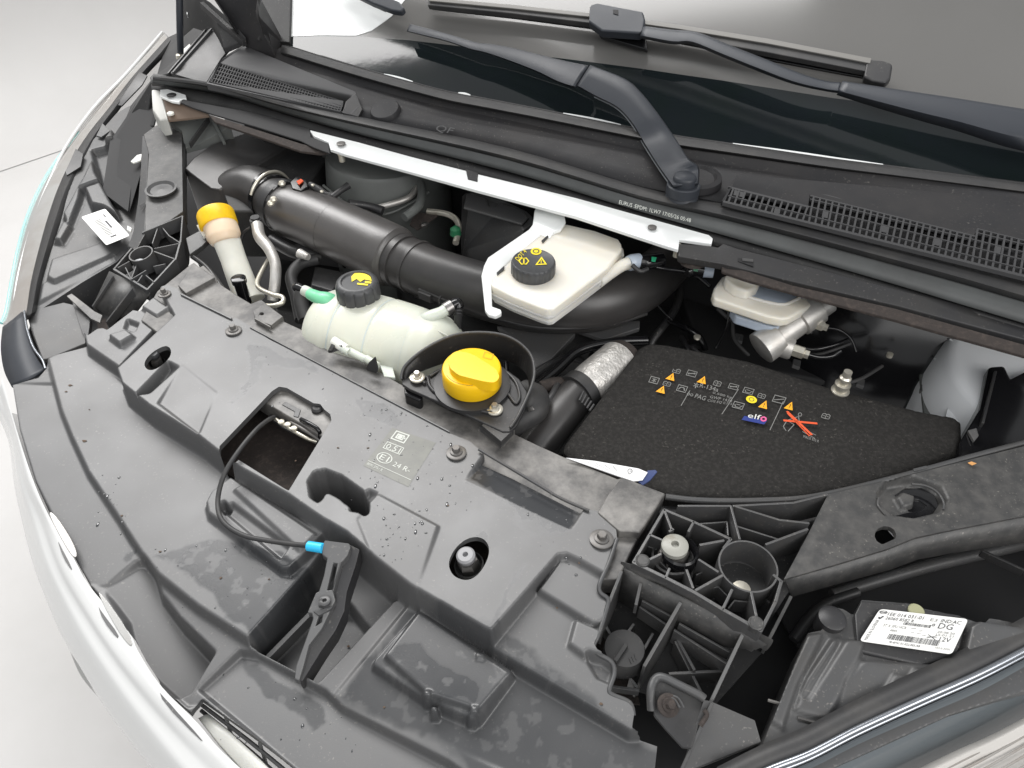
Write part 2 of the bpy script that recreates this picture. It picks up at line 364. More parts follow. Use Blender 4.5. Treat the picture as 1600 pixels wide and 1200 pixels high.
def heightfield(name, outline, regions, holes, step, m, parent, wets=(), skirt=4, base=None, rim=None, blur=1):
    O = [PV(q) for q in outline]; xs = [v.x for v in O]; ys = [v.y for v in O]; st = step/1000
    gx = np.arange(min(xs)-2*st, max(xs)+2*st, st); gy = np.arange(min(ys)-2*st, max(ys)+2*st, st)
    X, Y = np.meshgrid(gx, gy); D = sdist([(v.x, v.y) for v in O], X, Y)
    H = planefit([PV(q) for q in base] if base else O)(X, Y)
    def sub(poly, mar):
        x0 = np.searchsorted(gx, min(p[0] for p in poly)-mar); x1 = np.searchsorted(gx, max(p[0] for p in poly)+mar)
        y0 = np.searchsorted(gy, min(p[1] for p in poly)-mar); y1 = np.searchsorted(gy, max(p[1] for p in poly)+mar)
        return slice(y0, y1), slice(x0, x1)
    for pts, wd in regions:
        W = [PV(q) for q in pts]; pf = planefit(W); pl = [(v.x, v.y) for v in W]; s = sub(pl, wd/1000+st)
        if H[s].size == 0: continue
        d = sdist(pl, X[s], Y[s]); t = np.clip(1-d/(wd*.72/1000), 0, 1); H[s] = H[s]*(1-t)+pf(X[s], Y[s])*t
    for _ in range(blur):
        K = H.copy(); K[1:-1, 1:-1] = (H[1:-1, 1:-1]*2+H[:-2, 1:-1]+H[2:, 1:-1]+H[1:-1, :-2]+H[1:-1, 2:])/6; H = K
    if rim:                                          # small raised lip along the outline
        H = H+rim[0]/1000*np.clip(1-np.abs(D+rim[1]/1000)/(rim[1]/1000), 0, 1)
    for hl in holes:
        pl = [(v.x, v.y) for v in (PV(q) for q in hl)]; s = sub(pl, 6*st); D[s] = np.maximum(D[s], -sdist(pl, X[s], Y[s]))
    wet = np.zeros(X.shape)
    nx = (fbm(X, Y, .02)-.5)*.016; ny = (fbm(X+3, Y+5, .02)-.5)*.016
    for pts, soft, amt in wets:
        pl = [(v.x, v.y) for v in (PV(q) for q in pts)]; s = sub(pl, .02); d = sdist(pl, X[s]+nx[s], Y[s]+ny[s])
        wet[s] = np.maximum(wet[s], min(1, amt*1.15)*np.clip(-d/(soft*1.3/1000)+.5, 0, 1))
    hn = fbm(X+9, Y+2, .012); wet = wet*(1-.4*np.clip((hn-.64)/.04, 0, 1))*(.9+.35*(fbm(X+1, Y+7, .05)-.5))
    gyD, gxD = np.gradient(D, st); inside = D <= 0
    anyin = inside[:-1, :-1] | inside[1:, :-1] | inside[:-1, 1:] | inside[1:, 1:]
    gl = np.maximum(np.hypot(gxD, gyD), .3); mv = np.where(D > 0, np.minimum(D, 1.6*st), 0)
    X2 = X-gxD/gl*mv; Y2 = Y-gyD/gl*mv
    ny_, nx_ = X.shape; idx = np.arange(ny_*nx_).reshape(ny_, nx_); a = idx[:-1, :-1][anyin]; b = idx[:-1, 1:][anyin]; c = idx[1:, 1:][anyin]; d = idx[1:, :-1][anyin]
    quads = np.stack([a, b, c, d], 1); used, inv = np.unique(quads, return_inverse=True); quads = inv.reshape(-1, 4)
    V = np.stack([X2.ravel()[used], Y2.ravel()[used], H.ravel()[used]], 1); wv = wet.ravel()[used]
    E = np.concatenate([quads[:, [0, 1]], quads[:, [1, 2]], quads[:, [2, 3]], quads[:, [3, 0]]]); key = np.sort(E, 1)
    uq, first, cnt = np.unique(key, axis=0, return_index=True, return_counts=True); be = E[first[cnt == 1]]
    nb = len(V); top = V[be.ravel()]; bot = top.copy(); bot[:, 2] -= skirt/1000; k = len(be)
    ti = nb+np.arange(2*k).reshape(k, 2); bi = ti+2*k
    V = np.concatenate([V, top, bot]); wv = np.concatenate([wv, wv[be.ravel()], wv[be.ravel()]*0])
    quads = np.concatenate([quads, np.stack([ti[:, 1], ti[:, 0], bi[:, 0], bi[:, 1]], 1)])
    me = bpy.data.meshes.new(name); me.vertices.add(len(V)); me.vertices.foreach_set('co', V.astype(np.float32).ravel())
    nq = len(quads); me.loops.add(4*nq); me.loops.foreach_set('vertex_index', quads.astype(np.int32).ravel()); me.polygons.add(nq)
    me.polygons.foreach_set('loop_start', np.arange(0, 4*nq, 4, dtype=np.int32)); me.update(calc_edges=True)
    at = me.attributes.new('wet', 'FLOAT', 'POINT'); at.data.foreach_set('value', wv.astype(np.float32))
    me.polygons.foreach_set('use_smooth', np.ones(nq, bool)); me.materials.append(M[m])
    o = bpy.data.objects.new(name, me); link(o, parent)
    def hz(x, y):                                    # height of this surface under a pixel ray (a few fixed-point steps), mm
        h = 0
        for _ in range(8):
            p = P(x, y, h); i = int(np.clip(np.searchsorted(gy, p.y), 0, len(gy)-1)); j = int(np.clip(np.searchsorted(gx, p.x), 0, len(gx)-1)); h = h*.4+.6*(H[i, j]-1)*1000
        return h
    return o, hz
# ================================================================ setting
mk('floor', [(-12, -8, 0), (10, -8, 0), (10, 12, 0), (-12, 12, 0)], [(0, 1, 2, 3)], 'floor', smooth=False)['kind'] = 'structure'
fa, fb = P(0, 182, -1000), P(230, 112, -1000); fd = (fb-fa).normalized(); fn = Vector((-fd.y, fd.x, 0))
if fn.dot(fa) < 0: fn = -fn
rows = []
for s in (-9, 9):
    rows.append([fa+fd*s-fn*(.6-.6*math.sin(R(t_)))+Z*(.003+.6-.6*math.cos(R(t_))) for t_ in range(0, 91, 9)]+[fa+fd*s+Z*2.2])
loft('wall', rows, 'wall', world=True)['kind'] = 'structure'

# ================================================================ radiator cover (one moulded panel)
cover = thing('radiator_cover', 'big grey moulded plastic cover across the front, stepped and stained with water', 'car panel', (600, 750, 0))
OUT = [(20,602,-48),(60,590,-44),(72,576,-42),(76,560,-40),(130,532,-24),(129,517,-14),(136,522,-14),(155,508,-12),(166,513,-12),(206,481,-8),(216,483,-8),(240,460,-3),(250,448,0),(262,445,0),(277,451,0),
 (284,462,0),(362,499,0),(368,496,0),(392,510,0),(420,530,0),(500,570,0),(600,620,0),(700,676,0),(735,690,0),(757,710,0),(752,722,-2),(800,747,-6),(905,799,-4),(912,795,0),(940,800,0),(962,820,0),(964,842,0),
 (951,880,-2),(937,912,-6),(938,926,-9),(950,937,-11),(946,958,-14),(935,992,-18),(927,1010,-21),(932,1020,-22),(955,1034,-25),(960,1052,-27),(952,1078,-29),(958,1086,-30),(984,1098,-31),(990,1118,-33),(986,1142,-36),
 (1000,1154,-42),(1027,1166,-45),(1024,1200,-45),(1010,1290,-45),(560,1290,-72),(480,1216,-72),(400,1154,-72),(330,1104,-72),(318,1094,-72),(308,1106,-72),(296,1113,-66),(250,1070,-60),(215,1015,-58),(200,985,-57),(140,915,-56),(115,870,-55),(75,800,-53),(53,750,-51),(30,670,-50)]
SHELF = [(130,534,-36),(240,655,-37),(300,702,-37),(352,742,-38),(480,800,-38),(545,850,-38),(502,905,-41),(396,1000,-45),(386,995,-45),(309,945,-45),(248,896,-45),(221,862,-45),(182,802,-44),(138,736,-42),(112,680,-41),(96,640,-40),(86,600,-40),(76,560,-38)]
A = [(182,575,0),(272,492,0),(250,448,0),(262,440,0),(300,440,0),(400,500,0),(600,610,0),(757,695,0),(940,790,0),(975,820,0),(966,850,0),(946,895,0),(905,872,0),(885,863,0),(872,866,0),(768,985,0),(755,980,0),(640,912,0),(600,880,0),(540,830,0),(500,807,0),(450,772,0),(367,725,0),(310,680,0),(232,632,0),(190,598,0)]
REG = [
 ([(20,602,-50),(84,602,-46),(94,642,-47),(109,682,-49),(135,738,-52),(179,804,-55),(218,864,-58),(215,880,-58),(165,918,-62),(140,916,-60),(115,872,-58),(53,750,-54),(30,670,-52)], 3),
 ([(165,918,-62),(140,915,-60),(200,985,-61),(215,1015,-62),(250,1070,-64),(296,1114,-68),(310,1104,-68),(292,1106,-68),(220,1042,-64),(204,977,-62),(168,930,-62)], 2),
 ([(168,922,-64),(215,884,-62),(236,884,-66),(259,951,-86),(292,995,-96),(347,1052,-106),(309,1100,-100),(292,1104,-97),(220,1040,-84),(204,975,-74)], 6),
 (SHELF, 5),
 # sunken strip with the release handle
 ([(412,1034,-96),(500,935,-94),(520,905,-90),(560,862,-84),(600,880,-84),(652,948,-84),(640,945,-86),(508,1085,-96)], 5),
 ([(536,868,-62),(598,884,-62),(642,935,-62),(628,945,-62),(614,952,-64),(580,985,-70),(545,940,-68),(520,935,-66)], 3),
 # lower left plate
 ([(316,1080,-72),(378,1026,-72),(405,1030,-72),(470,1067,-72),(510,1090,-72),(535,1115,-72),(700,1200,-72),(840,1300,-72),(520,1300,-76),(480,1218,-76),(400,1150,-74)], 3),
 # lower right raised plate
 ([(523,1083,-51),(640,948,-43),(655,950,-43),(800,1010,-42),(990,1140,-41),(1027,1163,-41),(1030,1200,-45),(1030,1300,-60),(900,1300,-66),(790,1202,-59),(700,1160,-57),(610,1118,-54)], 6),
 ([(583,1038,-40),(585,1030,-39),(655,953,-32),(797,1046,-32),(800,1052,-32),(748,1120,-38),(738,1122,-38),(665,1092,-39)], 3.5),
 ([(602,1022,-29),(655,957,-29),(795,1050,-29),(748,1108,-33),(668,1082,-32)], 2.5),
 # right stepped fields
 ([(740,975,-22),(772,1012,-22),(985,1140,-30),(1000,1140,-30),(990,1090,-26),(950,1000,-22),(950,930,-20),(900,900,-18)], 4),
 ([(842,920,-10),(878,872,-8),(892,868,-8),(955,905,-8),(960,950,-10),(938,972,-12),(926,972,-12)], 3),
 ([(891,1005,-16),(901,968,-14),(950,990,-14),(940,1020,-15),(918,1024,-16)], 3),
 ([(918,1032,-30),(940,1040,-32),(955,1050,-32),(950,1068,-34),(935,1062,-34)], 5),
 ([(184,570,-14),(250,505,-13),(275,488,-12),(250,446,-6),(215,478,-12),(166,510,-14),(130,515,-16),(136,540,-20)], 4),
 ([(170,522,-6),(196,514,-6),(206,522,-6),(186,534,-6)], 3),
 ([(222,478,-5),(240,464,-4),(262,480,-4),(244,492,-5)], 3),
 ([(202,506,-20),(217,512,-20),(212,522,-20),(198,517,-20)], 3),
 (A, 4.5),
 ([(727,752,0),(760,716,-9),(912,797,-9),(892,824,0)], 2),
 # facets in front of the two pins
 ([(284,572,.5),(337,614,.5),(311,678,-3),(250,632,-4)], 3),
 ([(268,581,-16),(277,575,-2),(242,632,-22),(226,634,-22)], 4),
 ([(590,772,2.5),(683,822,3),(650,918,1),(582,868,-3),(560,812,-1)], 3),
 ([(578,776,-10),(588,773,-2),(562,808,-12),(552,806,-12)], 3),
 # dark pocket beside the handle
 ([(504,812,-70),(511,798,-68),(522,794,-66),(545,803,-66),(576,826,-66),(585,842,-68),(585,862,-72),(570,854,-72),(548,836,-72),(533,828,-72),(523,830,-72),(516,842,-72),(508,836,-72)], 4),
 # narrow bracket on the shelf
 ([(322,784,-29),(330,767,-27),(360,745,-25),(504,832,-25),(472,866,-27),(450,886,-29),(440,886,-29),(326,801,-30)], 4),
 ([(350,800,-34),(364,792,-33),(452,858,-33),(440,876,-35)], 2),
 ([(366,764,-23),(378,757,-22),(492,834,-22),(468,858,-24)], 2),
 ([(347,801,-42),(354,797,-42),(364,806,-42),(358,814,-42)], 2),
]
# little moulded nubs and the seam of the lower box
for (x, y, h) in ((750,1024,-30),(667,1083,-31),(678,1107,-38),(737,1119,-38),(741,1108,-33)):
    REG.append(([(x-5,y-5,h+2.5),(x+5,y-4,h+2.5),(x+5,y+5,h+2.5),(x-5,y+4,h+2.5)], 1.6))
HATCH = [(350,722),(342,712),(343,697),(425,611),(436,604),(448,606),(490,630),(500,631),(507,640),(516,647),(518,657),(498,690),(451,767),(370,723)]
PIN1 = [(225,572),(227,562),(238,550),(252,542),(262,540),(268,547),(266,558),(256,568),(244,577),(232,579)]
PIN2 = [(701,886),(702,873),(712,855),(728,842),(745,838),(758,843),(765,855),(763,872),(752,893),(738,905),(724,907),(708,900)]
WET_AND_DARKER = [
 ([(386,537,0),(410,540,0),(440,557,0),(470,560,0),(492,566,0),(500,582,0),(470,576,0),(440,572,0),(412,570,0),(396,608,0),(384,602,0),(394,575,0)], 2, .7),
 ([(384,600,0),(397,605,0),(358,634,0),(355,630,0)], 1.5, .8),
 ([(557,622,0),(600,630,0),(624,648,0),(624,668,0),(595,660,0),(565,648,0)], 2, .75),
 ([(240,866,-45),(330,842,-44),(400,850,-42),(500,897,-41),(470,935,-42),(402,1000,-45),(380,985,-45),(345,950,-45),(300,907,-45)], 3, .7),
 ([(735,748,-3),(762,720,-9),(905,799,-8),(892,826,0),(860,835,0),(820,815,0),(800,800,0)], 3, .9),
 ([(800,805,0),(880,815,0),(890,836,0),(855,842,0),(822,832,0)], 2, .45),
 ([(814,882,0),(828,878,0),(822,890,0),(816,890,0),(800,930,0),(775,985,0),(764,992,0),(790,930,0)], 1.5, .6),
 ([(745,832,0),(760,828,0),(766,842,0),(760,848,0)], 1.5, .8),
 ([(603,1020,-29),(625,1000,-29),(655,1002,-29),(690,1035,-29),(720,1045,-29),(752,1075,-30),(748,1108,-33),(668,1082,-32)], 4, .75),
 ([(375,1030,-72),(400,1038,-72),(455,1070,-72),(500,1095,-72),(505,1130,-72),(485,1150,-72),(470,1120,-72),(420,1090,-72),(395,1060,-72)], 2, .5),
 ([(318,1092,-72),(335,1085,-72),(345,1100,-72),(335,1115,-72),(322,1108,-72)], 2, .4),
 ([(195,865,-58),(215,856,-56),(222,860,-58),(200,880,-60),(190,878,-60)], 2, .6),
 ([(190,822,-55),(214,860,-56),(205,868,-57),(192,840,-55)], 2, .25),
 ([(530,1085,-50),(640,955,-43),(655,960,-43),(800,1012,-42),(985,1145,-41),(1030,1170,-41),(1030,1290,-60),(790,1290,-64),(700,1165,-57),(610,1120,-54)], 4, .55),  # broad darker tone across the lower right plate
 ([(612,1080,-45),(700,1130,-45),(900,1180,-45),(1020,1200,-45),(960,1300,-45),(700,1170,-45)], 10, .5),  # soft darker band on the same plate
]
OC, hz = heightfield('cover_panel', OUT, REG, [HATCH, chaikin(PIN1), chaikin(PIN2)], 1.25, 'cover', cover, WET_AND_DARKER, skirt=7, base=[(20,602,-48),(300,700,-42),(545,850,-42),(310,1130,-66),(400,1200,-74)])
# folded lip along the right edge and along the back edge
tube('edge_lip', [(964,842,1),(951,880,-1),(937,912,-4),(938,926,-7),(950,937,-9),(946,958,-12),(935,992,-16),(927,1010,-19),(932,1020,-20),(955,1034,-23),(960,1052,-25),(952,1078,-27),(958,1086,-28),(984,1098,-29),(990,1118,-31)], 2.2, 'grey', cover, sub=5, n=8)
rib((283,459,3), (361,497,3), 2.6, 8, 'cover', cover, 'stiffening_rib')
rib((391,511,2), (545,592,2), 1.6, 6, 'cover', cover, 'stiffening_rib')
rib((545,592,2), (702,674,2), 1.8, 6, 'cover', cover, 'stiffening_rib')
tube('stiffening_rib', [(748,702,4),(840,757,3),(875,778,2),(920,798,2)], 1.7, 'grey', cover, n=8)
for (x, y, r) in ((257,458,10),(365,515,12.5),(713,706,16),(940,841,19)):
    hexbolt(cover, x, y+2, 1, r, tilt=Vector((0, .08, 1)))
# water drops (uncountable spatter)
dv, df = [], []
def blob(c, r, sq):
    k = len(dv); n = 8
    for (rr, z) in ((1, 0), (.75, .35), (.35, .52)):
        for i in range(n):
            a = 2*math.pi*i/n; dv.append(c+Vector((math.cos(a)*r*rr, math.sin(a)*r*rr*sq, z*r*.8)))
    for q in range(2):
        for i in range(n): a, b = k+q*n+i, k+q*n+(i+1) % n; df.append((a, b, b+n, a+n))
    df.append(tuple(range(k+2*n, k+3*n)))
zones = [((590,790),(670,880),34),((560,620),(700,760),70),((640,690),(740,800),26),((400,535),(560,640),22),((150,740),(200,860),16),((230,850),(480,980),30),((500,700),(620,800),14),((330,1040),(560,1180),22),((930,760),(820,900),14)]
for (a, b, n) in zones:
    for _ in range(int(n*1.0)):
        x = random.uniform(a[0], b[0]); y = random.uniform(a[1], b[1]); h = hz(x, y)
        if h < -90: continue
        blob(P(x, y, h+.1), random.choice((.4, .5, .6, .8, 1.1, 1.6))*.001, random.uniform(.5, 2.2))
mk('water_drops', dv, df, 'drop', cover)['kind'] = 'stuff'
sv, sf = [], []
for (x, y, r_) in ((110,602,3),(103,612,2),(132,689,3.5),(190,806,2),(250,862,2),(345,903,2.4),(545,1010,2),(600,1105,1.6),(940,1100,2),(870,950,1.5),(140,640,1.4),(420,905,1.6),(462,720,1.6),(700,790,1.6),(575,700,1.8),(528,700,1.6),(980,870,1.4),(905,880,1.5)):
    c_ = P(x, y, hz(x, y)+.3); k_ = len(sv)
    for i_ in range(7):
        a_ = 2*math.pi*i_/7; q_ = random.uniform(.5, 1.1)*r_*.0007; sv.append(c_+Vector((math.cos(a_)*q_*1.5, math.sin(a_)*q_, random.uniform(0, .0006))))
    sv.append(c_+Z*.0009); sf += [(k_+i_, k_+(i_+1) % 7, k_+7) for i_ in range(7)]
mk('dirt_specks', sv, sf, 'dirt', cover)['kind'] = 'stuff'
# approval label printed on film
f = frame4((612,668),(681,692),(638,761),(566,727), 0, .3)
film = marks(f, [rect(.02, 0, 1, 1)], 'film', cover, 'label', .25)
P_ = lambda l, m, n='print': marks(f, l, m, film, n, .5)
P_(boxline(.13, .03, .44, .25, .025), 'pale', 'engine_symbol'); P_(boxline(.2, .08, .37, .2, .03), 'pale', 'engine_symbol')
P_([disc(.285, .14, .05, .035)]+[stroke(.36, .14, .4, .14, .04)], 'pale', 'engine_symbol')
P_(boxline(.12, .33, .5, .5, .015), 'pale', 'value_box'); text_in(f, '0.51', .16, .36, .46, .48, 'pale', film)
P_(ringpts(.28, .68, .16, .115, .12), 'pale', 'approval_ring'); text_in(f, 'E1', .19, .62, .37, .74, 'pale', film)
text_in(f, '24 R-', .5, .66, .86, .76, 'pale', film); P_([rect(.04, .86, .97, .87)], 'pale', 'underline'); text_in(f, '0000 3751 R', .06, .9, .4, .95, 'pale', film)

# slotted front edge of the lower plate
grille = thing('front_grille', 'slotted plastic grille edge with pale trim bar beside the white bumper', 'grille', (400, 1140, -90))
for k, dh in enumerate((-76, -86, -97)):
    tube('slat', [(318-k*2,1094+k*8,dh),(400-k*3,1152+k*12,dh),(480-k*4,1214+k*16,dh),(560,1290+k*16,dh)], 1.8, 'cover', grille, n=8)
for (x, y) in ((352,1120),(405,1160),(462,1205)):
    rib((x,y,-77), (x+10,y+32,-100), 3, 5, 'cover', grille, 'slat_divider')
loft('trim_bar', [[(312,1122,-88),(318,1119,-86),(326,1118,-86)],[(345,1165,-90),(354,1152,-86),(362,1148,-87)],[(385,1210,-92),(400,1196,-87),(408,1190,-88)],[(470,1290,-92),(480,1280,-88),(490,1272,-88)]], 'milk', grille, sub=4, thick=4)

# ================================================================ white bumper and front edge
bumper = thing('front_bumper', 'glossy white painted front bumper edge curving down the left side beside the pale floor', 'bumper', (150, 950, -90))
inn = [(3,590),(24,665),(50,745),(75,803),(115,872),(140,916),(200,986),(215,1016),(250,1070),(310,1131),(345,1172),(420,1240),(520,1330)]
cr1 = [(0,606),(20,668),(40,748),(66,806),(86,860),(106,905),(150,975),(190,1033),(240,1095),(290,1150),(330,1190),(400,1262),(500,1350)]
cr2 = [(-4,622),(17,672),(33,750),(56,808),(74,862),(94,908),(136,980),(176,1040),(222,1100),(270,1158),(305,1200),(375,1270),(480,1365)]
out = [(-8,640),(15,690),(24,760),(34,812),(47,866),(62,912),(92,985),(126,1045),(165,1107),(208,1166),(236,1200),(300,1290),(400,1390)]
rows = [[(*a, -50),(a[0]*.5+b[0]*.5, a[1]*.5+b[1]*.5, -51),(*b, -55),((b[0]+c[0])/2,(b[1]+c[1])/2, -60),(*c, -63),((c[0]*2+d[0])/3,(c[1]*2+d[1])/3,-68),((c[0]+d[0]*2)/3,(c[1]+d[1]*2)/3,-84),(*d, -115),(d[0]+30, d[1]+6, -190),(d[0]+80, d[1]+20, -400)] for a, b, c, d in zip(inn, cr1, cr2, out)]
rows = [crom([PV(q) for q in r], 3) for r in rows]
cols = list(zip(*rows)); cols = [crom(list(c), 4) for c in cols]
loft('bumper_skin', [list(r) for r in cols], 'bodywhite', bumper, world=True)
# slots and raised tabs along the bumper flange
for pts in ([(74,800),(84,800),(112,842),(122,868),(114,872),(98,846)], [(150,922),(162,930),(198,982),(208,1006),(202,1010),(178,976)]):
    plate('flange_tab', [(x, y, -49) for x, y in chaikin(pts)], 1.2, 'bezel', bumper, bevel=.5)
for pts in ([(90,845),(93,850),(113,888),(111,891),(98,870)], [(153,946),(158,955),(186,992),(183,998),(160,968)], [(247,1074),(262,1096),(318,1158),(312,1156),(255,1098)]):
    plate('flange_slot', [(x, y, -50.5) for x, y in chaikin(pts, 1)], 1, 'grey', bumper, bevel=0)
tube('lower_trim', [(112,1010,-128),(130,1052,-130),(158,1086,-130)], 3, 'bezel', bumper, n=8)

# ================================================================ crossbeam behind the cover
beam = plate('radiator_support', [(296,414),(303,410),(312,417),(318,414),(338,433),(340,441),(372,462),(392,474),(408,468),(442,494),(444,502),(500,528),(575,570),(630,602),(700,640),(800,676),(840,695),(882,714),(965,748),(972,746),(1040,771),(1000,833),(966,905),(930,905),(900,860),(700,780),(500,680),(300,560),(220,500),(245,455)], 26, 'beam', h=-9, bevel=1.5)
tag(beam, 'stained mottled grey support beam running just behind the radiator cover', 'support beam')
bt = thing('beam_block', 'square mottled plastic block at the right end of the stained support beam', 'bracket', (985,790,0))
plate('block', [(934,800,2),(950,772,2),(972,745,2),(1040,771,2),(1000,832,2),(968,830,2)], 12, 'beam', bt, bevel=1.5)
tabm = thing('beam_clip', 'low rectangular clip with one round hole on the support beam near the washer filler neck', 'clip', (410,483,0))
plate('clip_body', [(395,486,-3),(414,474,-3),(442,494,-3),(424,508,-3),(400,500,-3)], 7, 'beam', tabm, bevel=1, holes=[[(409+3*math.cos(a*.785), 490+2.4*math.sin(a*.785), -3) for a in range(8)]])
rib((398,497,-1), (422,510,-1), 2, 6, 'beam', tabm, 'clip_rib')
b2 = thing('beam_pad', 'raised pale grey pad on the far left end of the support beam', 'bracket', (310,430,0))
plate('pad', [(278,446,-2),(302,410,-2),(312,417,-2),(336,433,-2),(290,458,-2)], 8, 'beam', b2, bevel=1.2)

# ================================================================ rubber stops in the slots
def stop(x, y, h, r, label, tiltv=Z, m='capgrey'):
    t = thing('bonnet_stop', label, 'rubber stop', (x, y, h-25), 'adjustable bonnet stops'); c = P(x, y, h); s = S(1, x, y, h)*1000
    lathe('stop_head', c, [(r*s*.85, -9), (r*s, -7), (r*s, -2), (r*s*.8, 0), (r*s*.3, 0), (r*s*.26, -4), (0, -4)], m, t, tiltv)
    lathe('stop_body', c, [(r*s*1.15, -30), (r*s*1.2, -16), (r*s*1.05, -12), (0, -12)], 'dullsteel', t, tiltv, n=6)
    lathe('stop_ring', c, [(r*s*1.6, -30), (r*s*1.6, -22), (r*s*1.45, -21), (r*s*1.4, -30)], 'grey', t, tiltv); return t
stop(239, 551, -2, 8, 'dark grey bonnet stop in the oval slot at the left end of the radiator cover', Vector((.15, -.2, 1)))
stop(727, 866, 0, 15, 'shiny grey bonnet stop in the oval slot at the right end of the radiator cover', Vector((-.12, -.1, 1)), mat('worn_rubber_stop', (.28, .28, .29), .4))

# dark tray under the cover seen through the holes
und = thing('under_tray', 'dark plastic tray seen deep below the square hatch in the radiator cover', 'tray', (430,700,-95))
plate('tray_floor', [(150,500,-95),(300,470,-95),(950,900,-95),(1000,1100,-125),(700,1100,-125),(500,900,-125),(200,700,-95)], 3, 'rust', und, bevel=0)
plate('hatch_floor', [(330,730,-66),(380,640,-66),(520,640,-66),(540,700,-66),(470,790,-66)], 2, 'rust', und, bevel=0)
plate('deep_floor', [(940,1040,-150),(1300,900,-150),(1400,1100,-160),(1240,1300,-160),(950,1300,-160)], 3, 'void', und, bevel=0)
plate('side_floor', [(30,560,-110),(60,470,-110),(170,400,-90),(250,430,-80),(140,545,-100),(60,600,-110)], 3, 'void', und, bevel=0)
rib((355,728,-80), (500,660,-88), 3, 18, 'black', und, 'tray_rib'); rib((420,780,-84), (480,690,-88), 2.5, 14, 'black', und, 'tray_rib')
plate('hatch_flange', [(367,723,-3),(373,718,-3),(450,766,-3),(446,770,-3)], 10, 'cover', und, bevel=.8)

# bonnet catch inside the hatch
lt = thing('bonnet_catch', 'small steel bonnet catch with springs inside the square hatch', 'latch', (465,665,-30))
plate('catch_plate', [(418,650),(436,642),(462,655),(505,680),(498,692),(470,682),(440,668)], 3, 'black', lt, h=-26, bevel=.8)
plate('catch_plate', [(432,646),(462,662),(468,650),(438,636)], 2, 'dullsteel', lt, h=-20, bevel=.6)
tube('catch_rod', [(426,652,-20),(450,668,-18),(478,684,-20),(495,690,-24)], 2.4, 'zinc', lt, n=8)
tube('catch_rod', [(455,660,-16),(476,672,-14),(500,688,-18)], 2.2, 'dullsteel', lt, n=8)
for (x, y) in ((440,661),(450,665),(460,671)): lathe('spring_coil', P(x, y, -17), [(2.2, 0), (4, 1), (4, 3), (2.2, 4)], 'zinc', lt, n=12)
tube('catch_hook', [(470,655,-8),(484,662,-4),(498,672,-6),(500,684,-16)], 2.5, 'gloss', lt, n=8)
plate('catch_guide', [(440,632),(446,627),(470,640),(466,652),(458,650),(460,643)], 5, 'grey', lt, h=-8, bevel=1)
lathe('catch_stop', P(495,636,-4), [(7, -14), (7, -2), (5, 0), (0, 0)], 'matt', lt, n=16)

# release cable and handle
cab = tube('bonnet_release_cable', [(428,652,-16),(418,657,-6),(400,672,4),(375,702,6),(352,738,0),(341,775,-14),(343,805,-18),(358,824,-20),(385,838,-20),(420,845,-16),(455,850,-8),(488,853,-1)], 2.6, 'rubber', n=12)
tag(cab, 'thin black cable looping out of the hatch over the radiator cover to the blue connector', 'cable')
fer = lathe('cable_ferrule', P(481,853,-2), [(4.4, 0), (5, .6), (5, 16.5), (4.4, 17), (0, 17)], 'blue', None, (P(507,857,1)-P(481,853,-2)), n=20)
tag(fer, 'short bright blue connector on the end of the black cable at the handle', 'cable connector')
hd = thing('bonnet_release_lever', 'dark grey plastic bonnet release handle standing on edge at the end of the black cable', 'handle', (515,930,-20))
q = lambda l, h0, h1: [(x, y, h0+(h1-h0)*(y-845)/(1062-845)) for x, y in l]
plate('handle_body', q([(503,852),(507,844),(546,849),(548,854),(543,868),(536,876),(533,879),(521,924),(524,938),(518,950),(503,982),(483,1008),(474,1042),(467,1064),(460,1061),(463,1038),(476,1003),(489,966),(487,958),(480,957),(493,926),(498,924),(506,898),(511,872),(503,866)], 4, -52), 9, 'cover', hd, bevel=1.2,
      holes=[q([(521,879),(527,880),(519,921),(511,922)], 4, -52), q([(499,960),(504,958),(502,972),(493,978)], 4, -52)])
plate('handle_web', q([(545,850),(562,858),(556,882),(542,925),(538,955),(524,985),(500,1020),(472,1065),(467,1064),(475,1040),(483,1008),(503,982),(519,948),(523,935),(521,924),(533,879)], -2, -56), 22, 'black', hd, bevel=1)
lathe('pivot_pin', P(508,941,-19), [(5.5, 0), (5.5, 3), (4, 3.6), (2.2, 3.6), (2.2, 1), (0, 1)], 'grey', hd, n=20)
plate('cable_clip', q([(497,936),(504,934),(504,938),(499,939),(499,943),(505,944),(504,947),(497,946)], 8, -46), 5, 'grey', hd, bevel=.5)
plate('handle_tab', q([(489,955),(522,946),(515,953),(498,962)], 5, -50), 4, 'grey', hd, bevel=.6)
rib((418,1026,-74), (512,930,-66), 5, 16, 'cover', cover, 'guide_rib')
# ================================================================ engine bay shell
bay = thing('engine_bay', 'black unlit engine bay shell surrounding the hoses and tanks', 'engine bay', (900,500,-420))
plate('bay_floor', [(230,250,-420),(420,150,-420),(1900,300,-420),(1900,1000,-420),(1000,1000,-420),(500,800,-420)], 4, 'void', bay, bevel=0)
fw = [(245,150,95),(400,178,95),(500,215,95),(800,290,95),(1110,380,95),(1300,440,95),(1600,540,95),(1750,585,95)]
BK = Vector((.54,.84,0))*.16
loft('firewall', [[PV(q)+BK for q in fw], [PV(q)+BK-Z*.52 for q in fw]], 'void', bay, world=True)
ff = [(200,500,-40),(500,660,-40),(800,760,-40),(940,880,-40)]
loft('front_wall', [[PV(q) for q in ff], [PV(q)-Z*.38 for q in ff]], 'void', bay, world=True)
